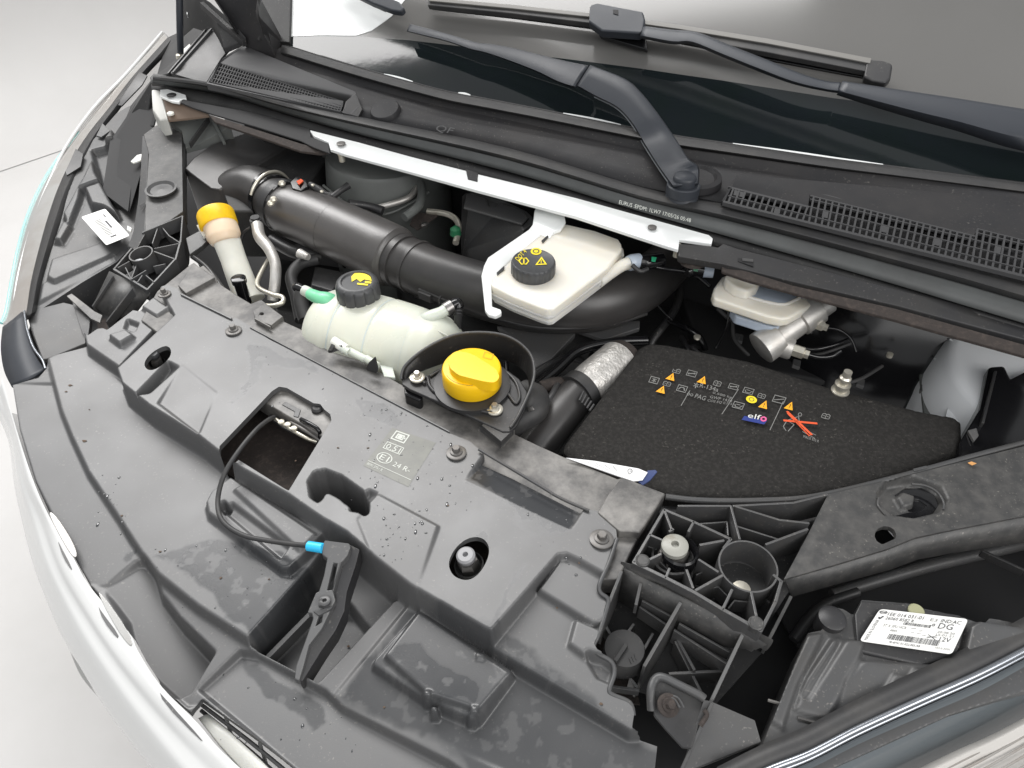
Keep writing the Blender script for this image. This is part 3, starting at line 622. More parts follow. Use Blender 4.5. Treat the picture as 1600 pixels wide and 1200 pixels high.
# tangle of dark shapes deep in the bay
deep = thing('engine_block', 'dark engine castings and pipes half lost in shadow below the intake duct', 'engine', (850,560,-250))
plate('casting', [(600,400,-150),(900,380,-150),(1100,480,-150),(1050,640,-150),(700,620,-150)], 120, 'matt', deep, bevel=8)
plate('casting', [(420,400,-180),(560,420,-180),(620,520,-180),(430,480,-180)], 120, 'matt', deep, bevel=6)
plate('casting', [(1050,420,-120),(1400,500,-120),(1420,620,-120),(1100,560,-120)], 160, 'void', deep, bevel=6)
random.seed(3)
for i in range(16):
    x = random.uniform(560, 1150); y = 330+(x-560)*.28+random.uniform(0, 130)
    tube('wiring', [(x,y,-60-random.uniform(0,60)),(x+random.uniform(-40,50),y+random.uniform(10,40),-90),(x+random.uniform(-60,90),y+random.uniform(20,90),-130)], random.uniform(2.5,6), random.choice(('black','matt','gloss')), deep, n=8, sub=4)
plate('support_foot', [(776,508,-62),(900,520,-60),(862,560,-66),(836,574,-70),(824,545,-68)], 10, 'grey', deep, bevel=2)
plate('support_foot', [(893,512,-60),(945,530,-60),(1000,512,-62),(1000,500,-62),(920,505,-60)], 8, 'grey', deep, bevel=2)
tube('dark_pipe', [(828,612,-60),(870,578,-55),(905,548,-50),(960,535,-50),(1010,532,-55)], 7, 'gloss', deep, n=12)
tube('dark_pipe', [(830,590,-70),(860,570,-70),(900,560,-80),(960,600,-110)], 5, 'black', deep, n=10)
tube('dark_pipe', [(1000,372,-40),(1050,400,-60),(1060,470,-90),(1020,530,-110)], 6, 'black', deep, n=10)
tube('bracket_pipe', [(632,340,10),(655,320,14),(658,290,20),(640,276,24)], 7, 'towerdark', deep, n=12)
tube('bracket_pipe', [(560,330,0),(600,322,6),(640,308,12),(655,285,18)], 5, 'alu', deep, n=10)
tube('bracket_pipe', [(668,330,-10),(700,335,-8),(716,350,-12),(712,380,-20)], 5, 'zinc', deep, n=10)
plate('metal_tab', [(648,330,-12),(684,336,-12),(652,358,-16),(640,350,-14)], 4, 'rust', deep, bevel=1)
lathe('screw_head', P(664,352,-8), [(6, 0), (6, 3), (3, 4), (0, 4)], 'steel', deep, n=12)
lathe('green_sensor', P(712,366,-16), [(9, 0), (8, 10), (3, 14), (0, 14)], mat('dark_green_connector', (.02, .16, .07), .5), deep, n=14)

# ================================================================ strut towers
def tower(x, y, h, rpx, m, label, drop=260, cap=True):
    r = S(rpx, x, y, h)*1000
    t = thing('strut_tower', label, 'strut tower', (x, y, h-drop))
    lathe('tower_drum', P(x, y, h), [(r*1.12, -drop), (r*1.08, -70), (r, -8), (r*.96, -2), (r*.88, 0), (0, 0)], m, t, n=64)
    return t, r
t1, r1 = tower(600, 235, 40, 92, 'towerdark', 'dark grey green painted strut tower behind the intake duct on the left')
tube('weld_rib', [(505,290,12),(560,330,-8),(610,333,-8),(670,300,10)], 2.5, 'towerdark', t1, n=8)
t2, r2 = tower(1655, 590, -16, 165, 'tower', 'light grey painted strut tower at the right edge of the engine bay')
tube('seam', [(1462,560,-40),(1470,600,-60),(1490,628,-70),(1540,650,-76)], 2, 'tower', t2, n=8)
tube('seam', [(1484,530,-18),(1520,556,-20),(1560,572,-20),(1600,580,-18)], 1, 'tower', t2, n=6)
plate('holed_tab', [(1478,650,-50),(1484,624,-48),(1494,621,-47),(1526,629,-47),(1530,640,-48),(1520,666,-52),(1500,662,-52)], 3, 'tower', t2, bevel=1, holes=[[(1501+7*math.cos(a*.524), 637+8*math.sin(a*.524), -48.6) for a in range(12)]])
plate('inner_wing', [(1430,520,-60),(1470,530,-60),(1465,640,-70),(1445,660,-80)], 4, 'towerdark', t2, bevel=1)

# ================================================================ air box, intake duct
ab = thing('air_filter_box', 'black plastic air box beneath the left end of the cowl, feeding the fat intake duct', 'air filter box', (380,240,-60))
plate('box_lid', [(286,262,18),(300,246,22),(330,224,26),(440,186,30),(480,205,30),(470,214,28),(378,272,16),(344,296,10),(328,294,10)], 110, 'hose', ab, bevel=5)
plate('box_shoulder', [(344,290,6),(420,248,10),(480,215,12),(510,250,10),(470,300,0),(400,330,-10),(360,330,-10)], 90, 'matt', ab, bevel=4)
duct = thing('intake_duct', 'thick black intake duct running from the air box to behind the brake fluid tank', 'duct', (640,420,-60))
tube('elbow', [(356,318,-34),(372,300,-14),(398,296,-4),(425,310,-4),(446,326,-6)], [34,38,39,38,38], 'hose', duct, n=32)
tube('clamp_ring', [(420,305,-5),(430,313,-5)], 41, 'gloss', duct, n=40)
tube('clamp_ring', [(436,318,-5),(446,324,-5)], 42, 'black', duct, n=40)
for k in range(9):
    a = math.radians(-40+k*28); c = P(444, 321, -5); ax = (P(560,372,-10)-P(440,318,-5)).normalized(); u = ax.cross(Z).normalized(); v = u.cross(ax)
    p = c+(u*math.cos(a)+v*math.sin(a))*.0425
    e = ax*.006; s_ = (u*-math.sin(a)+v*math.cos(a))*.005
    prism('clamp_tooth', [p-e-s_, p+e-s_, p+e+s_, p-e+s_], 4, 'grey', duct, bevel=.6)
tube('woven_sleeve', [(450,327,-6),(456,330,-6),(500,347,-7),(552,371,-9),(604,396,-12),(616,402,-13),(622,405,-13)], [38,43,45,46,47,46,40], 'foil', duct, n=48)
tube('sleeve_seam', [(524,358,-8),(525.6,358.8,-8)], 45.8, 'foil', duct, n=48)
tube('duct_body', [(612,401,-13),(640,413,-15),(680,430,-17),(740,450,-21),(800,466,-25),(860,475,-27),(930,472,-29),(985,455,-31),(1030,425,-34),(1060,390,-40)], [39,39,39,40,41,42,42,40,37,34], 'hose', duct, n=48)
for a, b in (((624,406,-14),(632,410,-14)), ((650,417,-16),(654,419,-16)), ((906,473.5,-28.5),(909,473.4,-28.5))):
    tube('duct_ring', [a, b], 41.2 if a[0] < 800 else 43, 'hose', duct, n=48)
tube('duct_flange', [(655,452,-18),(700,470,-24),(760,492,-34),(830,510,-38),(900,512,-40),(960,505,-44),(1010,490,-48)], 3.2, 'black', duct, n=8)
rib((655,455,-18), (672,462,-18), 4, 12, 'black', duct, 'duct_lug'); rib((686,466,-20), (690,458,-14), 3, 10, 'black', duct, 'duct_lug')
sens = thing('hose_clamp', 'shiny metal clamp with a black and red plug on the intake duct', 'hose clamp', (436,310,30))
cl = []
for k in range(12):
    a = math.radians(30+k*14); c = P(424, 308, -5); ax = (P(560,372,-10)-P(430,313,-5)).normalized(); u = ax.cross(Z).normalized(); v = u.cross(ax)
    cl.append(c-u*math.cos(a)*-.0425+v*math.sin(a)*.0425)
tube('clamp_band', cl, 2.6, 'zinc', sens, world=True, sub=2, n=8)
for (x, y, h) in ((441,289,38),(428,314,30),(424,320,26)): lathe('clamp_screw', P(x,y,h), [(5, 0), (6, 3), (4, 6), (0, 6)], 'zinc', sens, n=12)
plate('plug_housing', [(453,284,42),(462,275,44),(480,280,44),(482,290,42),(470,298,40),(456,294,40)], 12, 'gloss', sens, bevel=2)
plate('red_latch', [(463,283,45.5),(470,279,45.5),(474,282,45.5),(467,288,45.5)], 2, 'red', sens, bevel=.4)
tube('plug_lead', [(484,288,40),(498,296,36),(510,304,32),(522,306,30)], [5,6,5,6], 'black', sens, n=10)
tube('plug_lead', [(519,308,30),(532,298,34),(544,290,36)], [5,5,6], 'black', sens, n=10)
tube('plug_lead', [(545,318,24),(575,322,14),(598,330,8)], [7,6,8], 'black', sens, n=10)
for (x, y) in ((489,290),(503,300)): lathe('lead_clip', P(x,y,42), [(3, 0), (3, 2), (0, 2.4)], 'zinc', sens, n=8)
bb = thing('black_reservoir', 'black rounded plastic box between the intake duct and the white cowl bar', 'plastic box', (780,360,-60))
plate('box_body', [(722,306,34),(727,302,34),(735,300,34),(790,314,34),(823,330,34),(831,338,33),(832,350,32),(818,360,30),(724,392,-60),(720,380,-40)], 110, 'grey', bb, bevel=7)
plate('box_lid_ridge', [(728,303,37),(736,302,37),(760,310,37),(764,322,37),(774,324,37),(780,316,37),(818,330,37),(826,340,37),(816,350,36),(780,340,36),(724,324,36)], 4, 'grey', bb, bevel=2)

# ================================================================ washer filler
wf = thing('washer_filler_neck', 'milky washer filler neck with round yellow cap at the left of the bay', 'filler neck', (375,455,-60))
top = P(336,328,36); bot = P(378,470,-60); axw = (P(334,322,40)-P(352,380,8)).normalized(); rw = S(28,336,335,30)*1000
tube('neck_tube', [(392,470,-62),(378,440,-44),(365,405,-20),(355,378,0),(350,366,8)], [22,20,19,20,22], 'neck', wf, n=28, flat=.75)
tube('neck_collar', [(353,379,0),(350,370,6),(347,360,12),(343,352,16)], [20,25,25,25], 'peach', wf, n=32)
lathe('cap', P(342,352,16), [(rw*1.0, -4), (rw*1.04, -1), (rw*1.03, 19), (rw*.98, 22), (rw*.93, 22.5), (rw*.9, 21.5), (0, 21.5)], 'yellow', wf, axis=axw, n=40)
rib((312,352,20), (320,366,10), 8, 5, 'neck', wf, 'cap_strap')
lathe('hose_stub', P(376,447,-30), [(9, -30), (9, 6), (11, 7), (11, 14), (9, 15), (0, 15)], 'gloss', wf, n=20)
bk = thing('filler_bracket', 'small black bracket holding the washer filler neck on its left side', 'bracket', (310,385,-20))
plate('bracket_arm', [(290,372,4),(316,358,6),(330,370,4),(316,384,0),(296,398,-4)], 8, 'black', bk, bevel=1)
tube('bracket_rod', [(300,400,-10),(325,420,-20),(352,458,-30)], 4, 'black', bk, n=8)
al = thing('aluminium_pipe', 'bent bright aluminium pipe right of the yellow capped washer neck', 'pipe', (430,440,-40))
tube('pipe', [(402,352,4),(406,370,0),(420,388,-6),(430,412,-16),(430,440,-30),(426,470,-50)], [9,9,8.5,8,8,8], 'alu', al, n=18)
tube('thin_pipe', [(424,398,-30),(406,430,-30),(403,448,-28),(425,460,-22),(441,464,-20),(441,473,-22),(425,478,-26),(405,476,-32)], 3.4, 'zinc', al, n=12)
lathe('pipe_plug', P(400,346,6), [(9, -6), (9, 4), (7, 5), (7, 8), (0, 8)], 'black', al, n=16)
tube('black_lead', [(392,356,0),(380,365,-8),(376,380,-20)], 3, 'black', al, n=8)
lh = thing('lower_hoses', 'dark bent hoses and a foil scrap under the fat sleeve of the intake duct', 'hoses', (480,420,-60))
tube('hose', [(425,375,-40),(455,392,-40),(480,398,-44),(500,400,-50)], 10, 'black', lh, n=14)
tube('hose', [(496,405,-46),(470,412,-46),(455,432,-50),(462,462,-60),(470,500,-70)], 9, 'rubber', lh, n=14)
tube('foil_scrap', [(468,396,-28),(482,402,-28)], [8,5], 'foilalu', lh, n=10)
tube('hose', [(476,448,-30),(470,468,-44),(478,500,-60)], 11, 'rubber', lh, n=14)
plate('dark_panel', [(492,415,-60),(540,425,-60),(520,455,-60),(485,445,-60)], 20, 'black', lh, bevel=3)

# ================================================================ coolant reservoir
cr = thing('coolant_tank', 'milky green translucent coolant tank with a ribbed dark cap', 'coolant tank', (590,520,-60))
A0, A1 = P(492,508,-30), P(716,570,-30); ax = (A1-A0); Lm = ax.length*1000; axn = ax.normalized()
pr = [(0,0),(24,1),(40,6),(50,14),(56,26),(58,38)]
def bulge(z): t = z/Lm; return 56+7*math.sin(math.pi*min(1, t*1.1))
zs = list(np.linspace(44, Lm-30, 36))
for z in zs:
    r = bulge(z)
    for s0 in (.26, .5, .74):
        d = abs(z/Lm-s0)*Lm
        if d < 3.5: r -= 2.4*(1-d/3.5)
    pr.append((r, z))
pr += [(50, Lm-16), (40, Lm-6), (24, Lm-1), (0, Lm)]
lathe('tank_body', A0, pr, 'coolant', cr, axis=axn, n=64)
for s0 in (.26, .5, .74):
    rr0 = bulge(s0*Lm)-1.6; lathe('mould_ring', A0, [(rr0, s0*Lm-1.3), (rr0+.7, s0*Lm), (rr0, s0*Lm+1.3)], 'ringtone', cr, axis=axn, n=64)
# mould seam
tube('mould_seam', [(500,470,20),(560,476,26),(620,490,28),(690,520,22),(720,540,10)], 1.2, 'coolant', cr, n=6)
cc = P(562,468,24); rc = S(34,562,455,44)*1000
lathe('filler_collar', cc, [(rc*1.02, -14), (rc*1.02, 0), (rc*.9, 3), (0, 3)], 'coolant', cr, n=40)
ck = lathe('cap', cc, [(rc*.96, 2), (rc*1.02, 6), (rc, 24), (rc*.94, 28), (rc*.8, 30.5), (rc*.72, 30.5), (rc*.68, 28), (0, 28)], 'capgrey', cr, n=96, flute=(12, 2.2, 4, 26))
f = frame4((545,419),(588,424),(584,450),(540,445), 24+28.3)
marks(f, [[(.15,.5),(.3,.12),(.5,.2),(.62,.1),(.8,.3),(.9,.62),(.62,.58),(.5,.75),(.35,.6),(.2,.8)], rect(.4,.82,.78,.92), rect(.66,.66,.9,.78)], 'yprint', ck, 'warning_symbol')
tube('green_nipple', [(522,476,16),(510,470,22),(497,465,22),(484,459,20)], [13,12,9,7.5], 'green', cr, n=20)
tube('hose_collar', [(490,461,15),(480,456,17),(474,453,18)], [6.5,7.5,7], 'clear', cr, n=20)
tube('hose_end', [(476,454,18),(466,449,18),(460,450,16)], [5,6,5], 'gloss', cr, n=14)
tube('clear_nipple', [(664,502,18),(672,496,26),(690,488,28),(700,481,30)], [11,9,7.5,7.5], 'clear', cr, n=24)
tube('hose_collar', [(696,484,29),(706,478,31)], [9,9], 'steel', cr, n=20)
tube('hose_end', [(706,478,31),(714,474,31),(717,482,26)], [7,8,7], 'gloss', cr, n=14)
tube('hose_drop', [(716,480,28),(716,494,16),(715,512,0)], [6,5.5,5], 'black', cr, n=12)
for y in (486, 491): tube('hose_ring', [(716,y,24-(y-486)),(716,y+2,23-(y-486))], 6.6, 'black', cr, n=12)
for (a, b, c) in (((520,532,12),(540,546,6),'milk'),((534,544,8),(545,550,6),'clear'),((545,548,4),(572,562,0),'clear'),((572,560,2),(590,572,0),'clear')):
    tube('level_sensor', [a, b], [6,7] if c == 'milk' else 5, c, cr, n=12)
plate('sensor_clip', [(512,548,6),(517,538,12),(520,530,14),(534,537,14),(535,542,13),(524,538,13),(518,548,8)], 4, 'matt', cr, bevel=.6)
plate('guide_fin', [(572,575,4),(576,566,12),(587,556,22),(591,572,8),(588,580,2)], 4, 'matt', cr, bevel=.6)
plate('base_flange', [(590,560,-8),(612,566,-8),(618,590,-8),(600,588,-8)], 5, 'clear', cr, bevel=1)

# ================================================================ oil filler tray and cap
ot = thing('oil_filler', 'oil filler with big round yellow cap standing in a black tray with tall curved rim', 'oil filler', (735,600,0))
TR = [(628,590),(627,580),(632,572),(650,556),(680,538),(712,527),(745,524),(780,527),(808,538),(826,556),(834,578),(832,600),(822,628),(810,650),(796,668),(785,668),(700,628),(640,602)]
plate('tray_plate', [(628,600,14),(628,592,14),(640,590,14),(662,590,14),(690,575,14),(735,566,14),(785,572,14),(812,592,14),(824,612,14),(820,640,14),(808,664,14),(796,674,14),(785,674,14),(700,634,14),(640,608,14)], 5, 'black', ot, bevel=1.5)
fl = [(645,588),(668,566),(700,553),(745,548),(785,556),(806,578),(808,606),(800,628),(780,640),(752,642),(690,618),(672,606),(664,594)]
tube('tray_bead', [(x, y, 16) for x, y in [(664,600),(660,592),(668,590),(672,604),(690,618),(752,642),(776,644)]], 2.2, 'black', ot, n=8, sub=4)
tube('tray_bead', [(x, y, 16) for x, y in [(672,588),(694,576),(735,570),(780,576),(804,594),(812,618),(806,630),(796,618),(786,606)]], 1.8, 'grey', ot, n=8, sub=5)
tr_rim = [(627,592,17),(628,582,22),(634,570,28),(655,551,38),(685,533,45),(715,522,48),(750,519,48),(785,523,47),(812,536,43),(830,556,38),(835,580,33),(831,602,28),(820,628,22),(808,652,18),(797,668,16)]
loft('tray_wall', [[(x, y, h) for x, y, h in tr_rim], [(x+(735-x)*.015, y+2+(605-y)*.015, h-8) for x, y, h in tr_rim], [(x+(735-x)*.07, y+(h-12)*1.08, 12) for x, y, h in tr_rim]], 'black', ot, sub=5, thick=3)
tube('rim_bead', tr_rim, 1.6, 'grey', ot, n=8, sub=5)
lathe('filler_seat', P(738,604,14), [(45, 0), (45, 5), (40, 6), (0, 6)], 'black', ot, n=48)
hexbolt(ot, 652, 590, 18, 12, 'zinc', True); hexbolt(ot, 773, 640, 16, 13, 'zinc', True)
pd = thing('tray_mount', 'black rubber mount under the left end of the oil filler tray', 'mount', (645,615,-8))
plate('mount_block', [(631,603,8),(636,600,8),(660,612,8),(660,622,6),(655,626,6),(632,616,6)], 22, 'gloss', pd, bevel=2.5)
pe = thing('tray_mount', 'stepped black mount under the right end of the oil filler tray', 'mount', (778,680,-8))
for k, (hh, o) in enumerate(((12,0),(4,3),(-3,6))):
    plate('mount_step', [(752-o,664+o,hh),(758,657,hh),(785,672,hh),(800,652,hh),(802+o*.4,672,hh),(783,690+o,hh)], 8, ('black','grey','beam')[k], pe, bevel=1.2)

co = P(738,597,21); ro = S(47.5,738,595,40)*1000
capb = lathe('cap', co, [(ro*.96, 0), (ro, 2), (ro, 19), (ro*.985, 22), (ro*.95, 24), (ro*.9, 24.6), (0, 24.6)], 'yellow', ot, n=72, flute=(60, .5, 3, 18))
g = [(706,560),(722,546),(738,548),(772,572),(784,590),(776,600),(764,598),(706,576)]
gp = [P(x, y, 56) for x, y in [(700,563),(705,553),(714,548),(728,550),(742,555),(776,577),(781,590),(773,598),(756,596),(716,586),(703,575)]]
prism('grip_bar', rounded(gp, .005), 14, 'yellow', capb, bevel=3.5)
tube('cap_print', [co+Z*.0247+Vector((math.cos(a)*ro*.9/1000, math.sin(a)*ro*.9/1000, 0)) for a in np.linspace(3.6, 5.6, 14)], .25, 'ink', capb, world=True, n=4, sub=2)
f = frame4((756,548),(774,553),(770,564),(752,559), 21+24.7)
marks(f, boxline(.1,.1,.9,.9,.06), mat('cap_print_shade', (.6, .36, 0), .5), capb, 'cap_symbol')

# ================================================================ brake fluid reservoir
br = thing('brake_fluid_tank', 'cream brake fluid tank with a ribbed grey cap on a white metal bracket', 'fluid tank', (860,440,20))
body = [(768,441),(800,410),(838,374),(862,360),(886,356),(930,366),(966,379),(971,387),(972,396),(950,424),(900,462),(866,487),(857,489),(846,486),(800,468),(768,452)]
def lay(name, pts, h, th, m, bev, grow=0):
    cx = sum(p[0] for p in pts)/len(pts); cy = sum(p[1] for p in pts)/len(pts)
    return plate(name, [(cx+(x-cx)*(1+grow), cy+(y-cy)*(1+grow), h) for x, y in pts], th, m, br, bevel=bev)
o = lay('tank_top', [(x, y-6) for x, y in body], 62, 24, 'cream', 9); o.modifiers['bevel'].segments = 4
o = lay('tank_flange', [(x, y+4) for x, y in body], 50, 5, 'cream', 1.5, .035)
o = lay('tank_base', [(x, y+7) for x, y in body], 45, 16, 'cream', 4, -.03)


WB = [(835,328,72),(838,322,74),(852,321,74),(882,334,72),(884,346,70),(876,358,66),(866,362,62),(858,374,58),(846,368,58),(796,408,57),(784,420,57),(774,434,56),(768,446,55),(769,478,50),(783,483,50),(784,489,49),(774,494,49),(763,491,49),(758,484,50),(752,430,56),(756,414,58),(762,402,60),(826,358,64),(832,350,66)]
plate('bracket', [(x, y, h+4) for x, y, h in WB], 6, 'white', br, bevel=2)
plate('bracket_stem', [(838,325,74),(852,323,74),(882,336,72),(884,348,70),(850,365,62),(836,345,66)], 3, 'white', br, bevel=1)
plate('bracket_slot', [(846,376,63.5),(857,366,63.5),(857,370,63.5),(848,380,63.5)], 1, 'matt', br, bevel=0)
plate('bracket_slot', [(776,426,63.5),(788,415,63.5),(788,421,63.5),(777,430,63.5)], 1, 'matt', br, bevel=0)
cb = P(833,426,62); rb = S(34.5,833,415,76)*1000
bc = lathe('cap', cb, [(rb*.97, 0), (rb*1.02, 2), (rb*1.02, 15), (rb*.97, 18), (rb*.93, 18.6), (rb*.9, 18), (0, 18)], 'capgrey', br, n=96, flute=(24, 1.4, 1, 16))
f = frame4((800,386),(866,386),(866,430),(800,430), 62+18.2)
marks(f, [disc(.57, .17, .13, .13)], 'yprint', bc, 'warning_symbol'); marks(f, ringpts(.57, .17, .08, .08, .3), 'capgrey', bc, 'warning_symbol', .8)
marks(f, ringpts(.28, .52, .13, .14, .25, 6)+[rect(.265,.4,.295,.64)], 'yprint', bc, 'book_symbol')
tri = [(.7,.36),(.55,.66),(.83,.64)]; c0 = (.69,.56); ti = [((x-c0[0])*.6+c0[0], (y-c0[1])*.6+c0[1]) for x, y in tri]
marks(f, [[tri[i], tri[(i+1) % 3], ti[(i+1) % 3], ti[i]] for i in range(3)]+[rect(.68,.47,.7,.6)], 'yprint', bc, 'triangle_symbol')
fd = frame4((803,404),(818,388),(825,394),(810,410), 62+18.2); text_in(fd, 'DOT 4', .05, .1, .95, .9, 'yprint', bc)
for (x, y) in ((849,457),): plate('blue_dot', [(x-2,y-1,56.5),(x+2,y-1,56.5),(x+2,y+2,56.5),(x-2,y+2,56.5)], .4, 'navy', br, bevel=0)
tube('outlet', [(936,440,44),(955,426,46),(972,415,48),(984,411,50)], [8,8,8,9], 'cream', br, n=24)
tube('outlet_collar', [(982,412,50),(988,410,50),(1000,407,50)], [10,11,10], 'bluish', br, n=24)
tube('outlet_hose', [(998,408,50),(1010,410,48),(1034,406,46)], [9,11,10], 'gloss', br, n=20)
tube('clip', [(988,414,55),(1000,424,50),(1012,420,50)], 3, 'black', br, n=10)
plate('green_mark', [(1018,401,60),(1026,402,60),(1024,409,60),(1018,408,60)], .5, mat('green_mark_paint', (.03, .4, .2), .5), br, bevel=0)
bh = thing('brake_fluid_hose', 'thin dark hose linking the cream tank to the second reservoir under the cowl', 'hose', (1060,420,40))
tube('hose', [(1008,414,46),(1040,420,40),(1070,424,38),(1090,432,34),(1110,448,30)], 3.2, 'gloss', bh, n=10)
tube('connector', [(1072,424,42),(1082,420,44),(1100,422,44)], [9,10,10], 'gloss', bh, n=16)
tube('connector_collar', [(1100,423,44),(1115,425,44)], [9,8], 'bluish', bh, n=18)
plate('green_mark', [(1084,416,55),(1092,418,55),(1090,424,55),(1083,422,55)], .5, 'green', bh, bevel=0)

# ================================================================ master cylinder
mc = thing('master_cylinder', 'cast aluminium brake master cylinder with brass ends below the right reservoir', 'brake cylinder', (1200,545,-10))
a, b = P(1188,545,-14), P(1292,470,30)
lathe('cylinder_barrel', a, [(0, -1), (20, 0), (22.5, 1), (22.5, 26), (18, 28), (18, 60), (21, 62), (21, 90), (17, 92), (17, (b-a).length*1000)], 'alu', mc, axis=(b-a), n=40)
def port(p, q, r, nr):
    a, b = P(*p), P(*q); l = (b-a).length*1000
    lathe('port', a, [(r*1.15, 0), (r*1.1, l*.55), (r*.95, l*.6)], 'alu', mc, axis=(b-a), n=24)
    lathe('port_nut', a+(b-a)*.58, [(nr, 0), (nr, l*.3), (nr*.7, l*.34), (nr*.7, l*.45), (0, l*.45)], 'zinc', mc, axis=(b-a), n=6)
port((1205,535,-10),(1262,554,-12),13,8.5); port((1244,495,14),(1292,512,12),11,7)
plate('casting_rib', [(1196,520,2),(1214,508,8),(1236,498,14),(1248,510,10),(1230,528,4),(1206,536,0)], 12, 'alu', mc, bevel=2)
mr = thing('master_reservoir', 'cream two level brake reservoir tucked under the right cowl edge', 'fluid tank', (1180,470,10))
rim = [(1113,462),(1116,452),(1128,436),(1150,428),(1200,440),(1285,462),(1272,479),(1234,500),(1222,502),(1200,498),(1140,478),(1116,470)]
rr_ = [(x, y-4) for x, y in rim]
plate('reservoir_rim', [(x, y, 38) for x, y in rr_], 14, 'cream', mr, bevel=4)
hl = [(1140,448),(1160,440),(1230,452),(1250,462),(1240,470),(1216,476),(1150,458)]
plate('reservoir_recess', [(x, y, 38.6) for x, y in hl], 1, 'bluish', mr, bevel=.3)
tube('recess_bead', [(x, y, 38.5) for x, y in hl+[hl[0]]], 2.4, 'cream', mr, n=8, sub=3)
plate('reservoir_neck', [(1132,430,52),(1146,424,52),(1190,436,52),(1184,448,52),(1168,455,52),(1150,450,52),(1136,440,52)], 16, 'cream', mr, bevel=4)
plate('reservoir_base', [(1141,480,18),(1150,478,18),(1226,498,18),(1216,512,18),(1206,512,18),(1150,494,18)], 14, 'bluish', mr, bevel=3)
plate('moulded_tab', [(1153,478,24),(1166,481,24),(1164,488,20),(1155,486,20)], 3, 'cream', mr, bevel=.8)
plate('mount_leg', [(1262,462,30),(1284,466,30),(1300,478,24),(1290,500,10),(1270,500,12)], 14, 'alu', mr, bevel=2)
bo = thing('brake_booster', 'large black round brake booster drum in shadow right of the master cylinder', 'brake booster', (1370,520,-80))
lathe('booster_drum', P(1360,520,-60), [(120, 0), (124, 6), (122, 14), (100, 24), (60, 30), (0, 32)], 'gloss', bo, axis=Vector((-.55, -.75, .5)), n=64)
lathe('booster_stud', P(1389,557,-6), [(4, 0), (4, 5), (0, 6)], 'zinc', bo, n=10)
bp = thing('brake_pipes', 'thin black brake pipes looping right from the master cylinder nuts', 'pipes', (1300,545,-20))
tube('brake_pipe', [(1262,554,-12),(1280,558,-16),(1300,556,-16),(1314,548,-10)], 3, 'gloss', bp, n=10)
tube('brake_pipe', [(1248,542,-20),(1270,546,-18),(1300,540,-14),(1326,530,-10)], 2.4, 'gloss', bp, n=10)
tube('brake_pipe', [(1250,550,-24),(1276,554,-26),(1310,544,-22),(1330,536,-14)], 2.2, 'rubber', bp, n=10)
tube('brake_pipe', [(1292,512,12),(1312,516,8),(1330,530,0),(1338,550,-10)], 1.8, 'gloss', bp, n=10)
tube('brake_pipe', [(1145,500,-10),(1148,530,-40),(1170,555,-60)], 2.6, 'rubber', bp, n=10)
tube('brake_pipe', [(1138,480,-20),(1136,510,-40),(1118,545,-60)], 2.2, 'gloss', bp, n=10)
tube('brake_pipe', [(1316,600,-16),(1345,592,-22),(1378,572,-30)], 2.4, 'rubber', bp, n=10)
tube('brake_pipe', [(1000,440,-10),(1030,480,-60),(1050,500,-80)], 2, 'gloss', bp, n=8)
vl = lathe('valve_fitting', P(1312,612,-24), [(11, 0), (11, 3), (8, 4), (8, 9), (9.5, 10), (9.5, 14), (6, 15), (6, 20), (7, 21), (7, 24), (5, 26), (5, 34), (0, 34)], 'zinc', None, n=24)
tag(vl, 'shiny stepped metal valve rising behind the black felt engine cover', 'valve')
bn = lathe('brass_stud', P(1089,528,-60), [(5, 0), (5, 3), (2.5, 4), (0, 4)], 'zinc', None, n=12); tag(bn, 'lone pale brass stud in the shadows left of the master cylinder', 'stud')

# ================================================================ felt engine cover
ec = thing('engine_cover', 'large black felt battery cover printed with orange warning triangles', 'engine cover', (1190,670,-40))
EO = [(1000,540,-20),(1015,532,-18),(1040,534,-18),(1170,560,-20),(1310,606,-22),(1440,640,-24),(1490,650,-26),(1502,660,-28),(1500,690,-34),(1490,720,-40),(1440,738,-34),(1340,766,-26),(1250,780,-26),(1130,782,-26),(1046,777,-26),(960,750,-26),(892,716,-26),(880,705,-26),(883,695,-26)]
eco, hze = heightfield('felt_panel', EO, [], [], 4, 'felt', ec, skirt=60, base=[(1000,540,-20),(883,700,-22),(1130,782,-24),(1500,660,-24),(1440,738,-26)], blur=0)
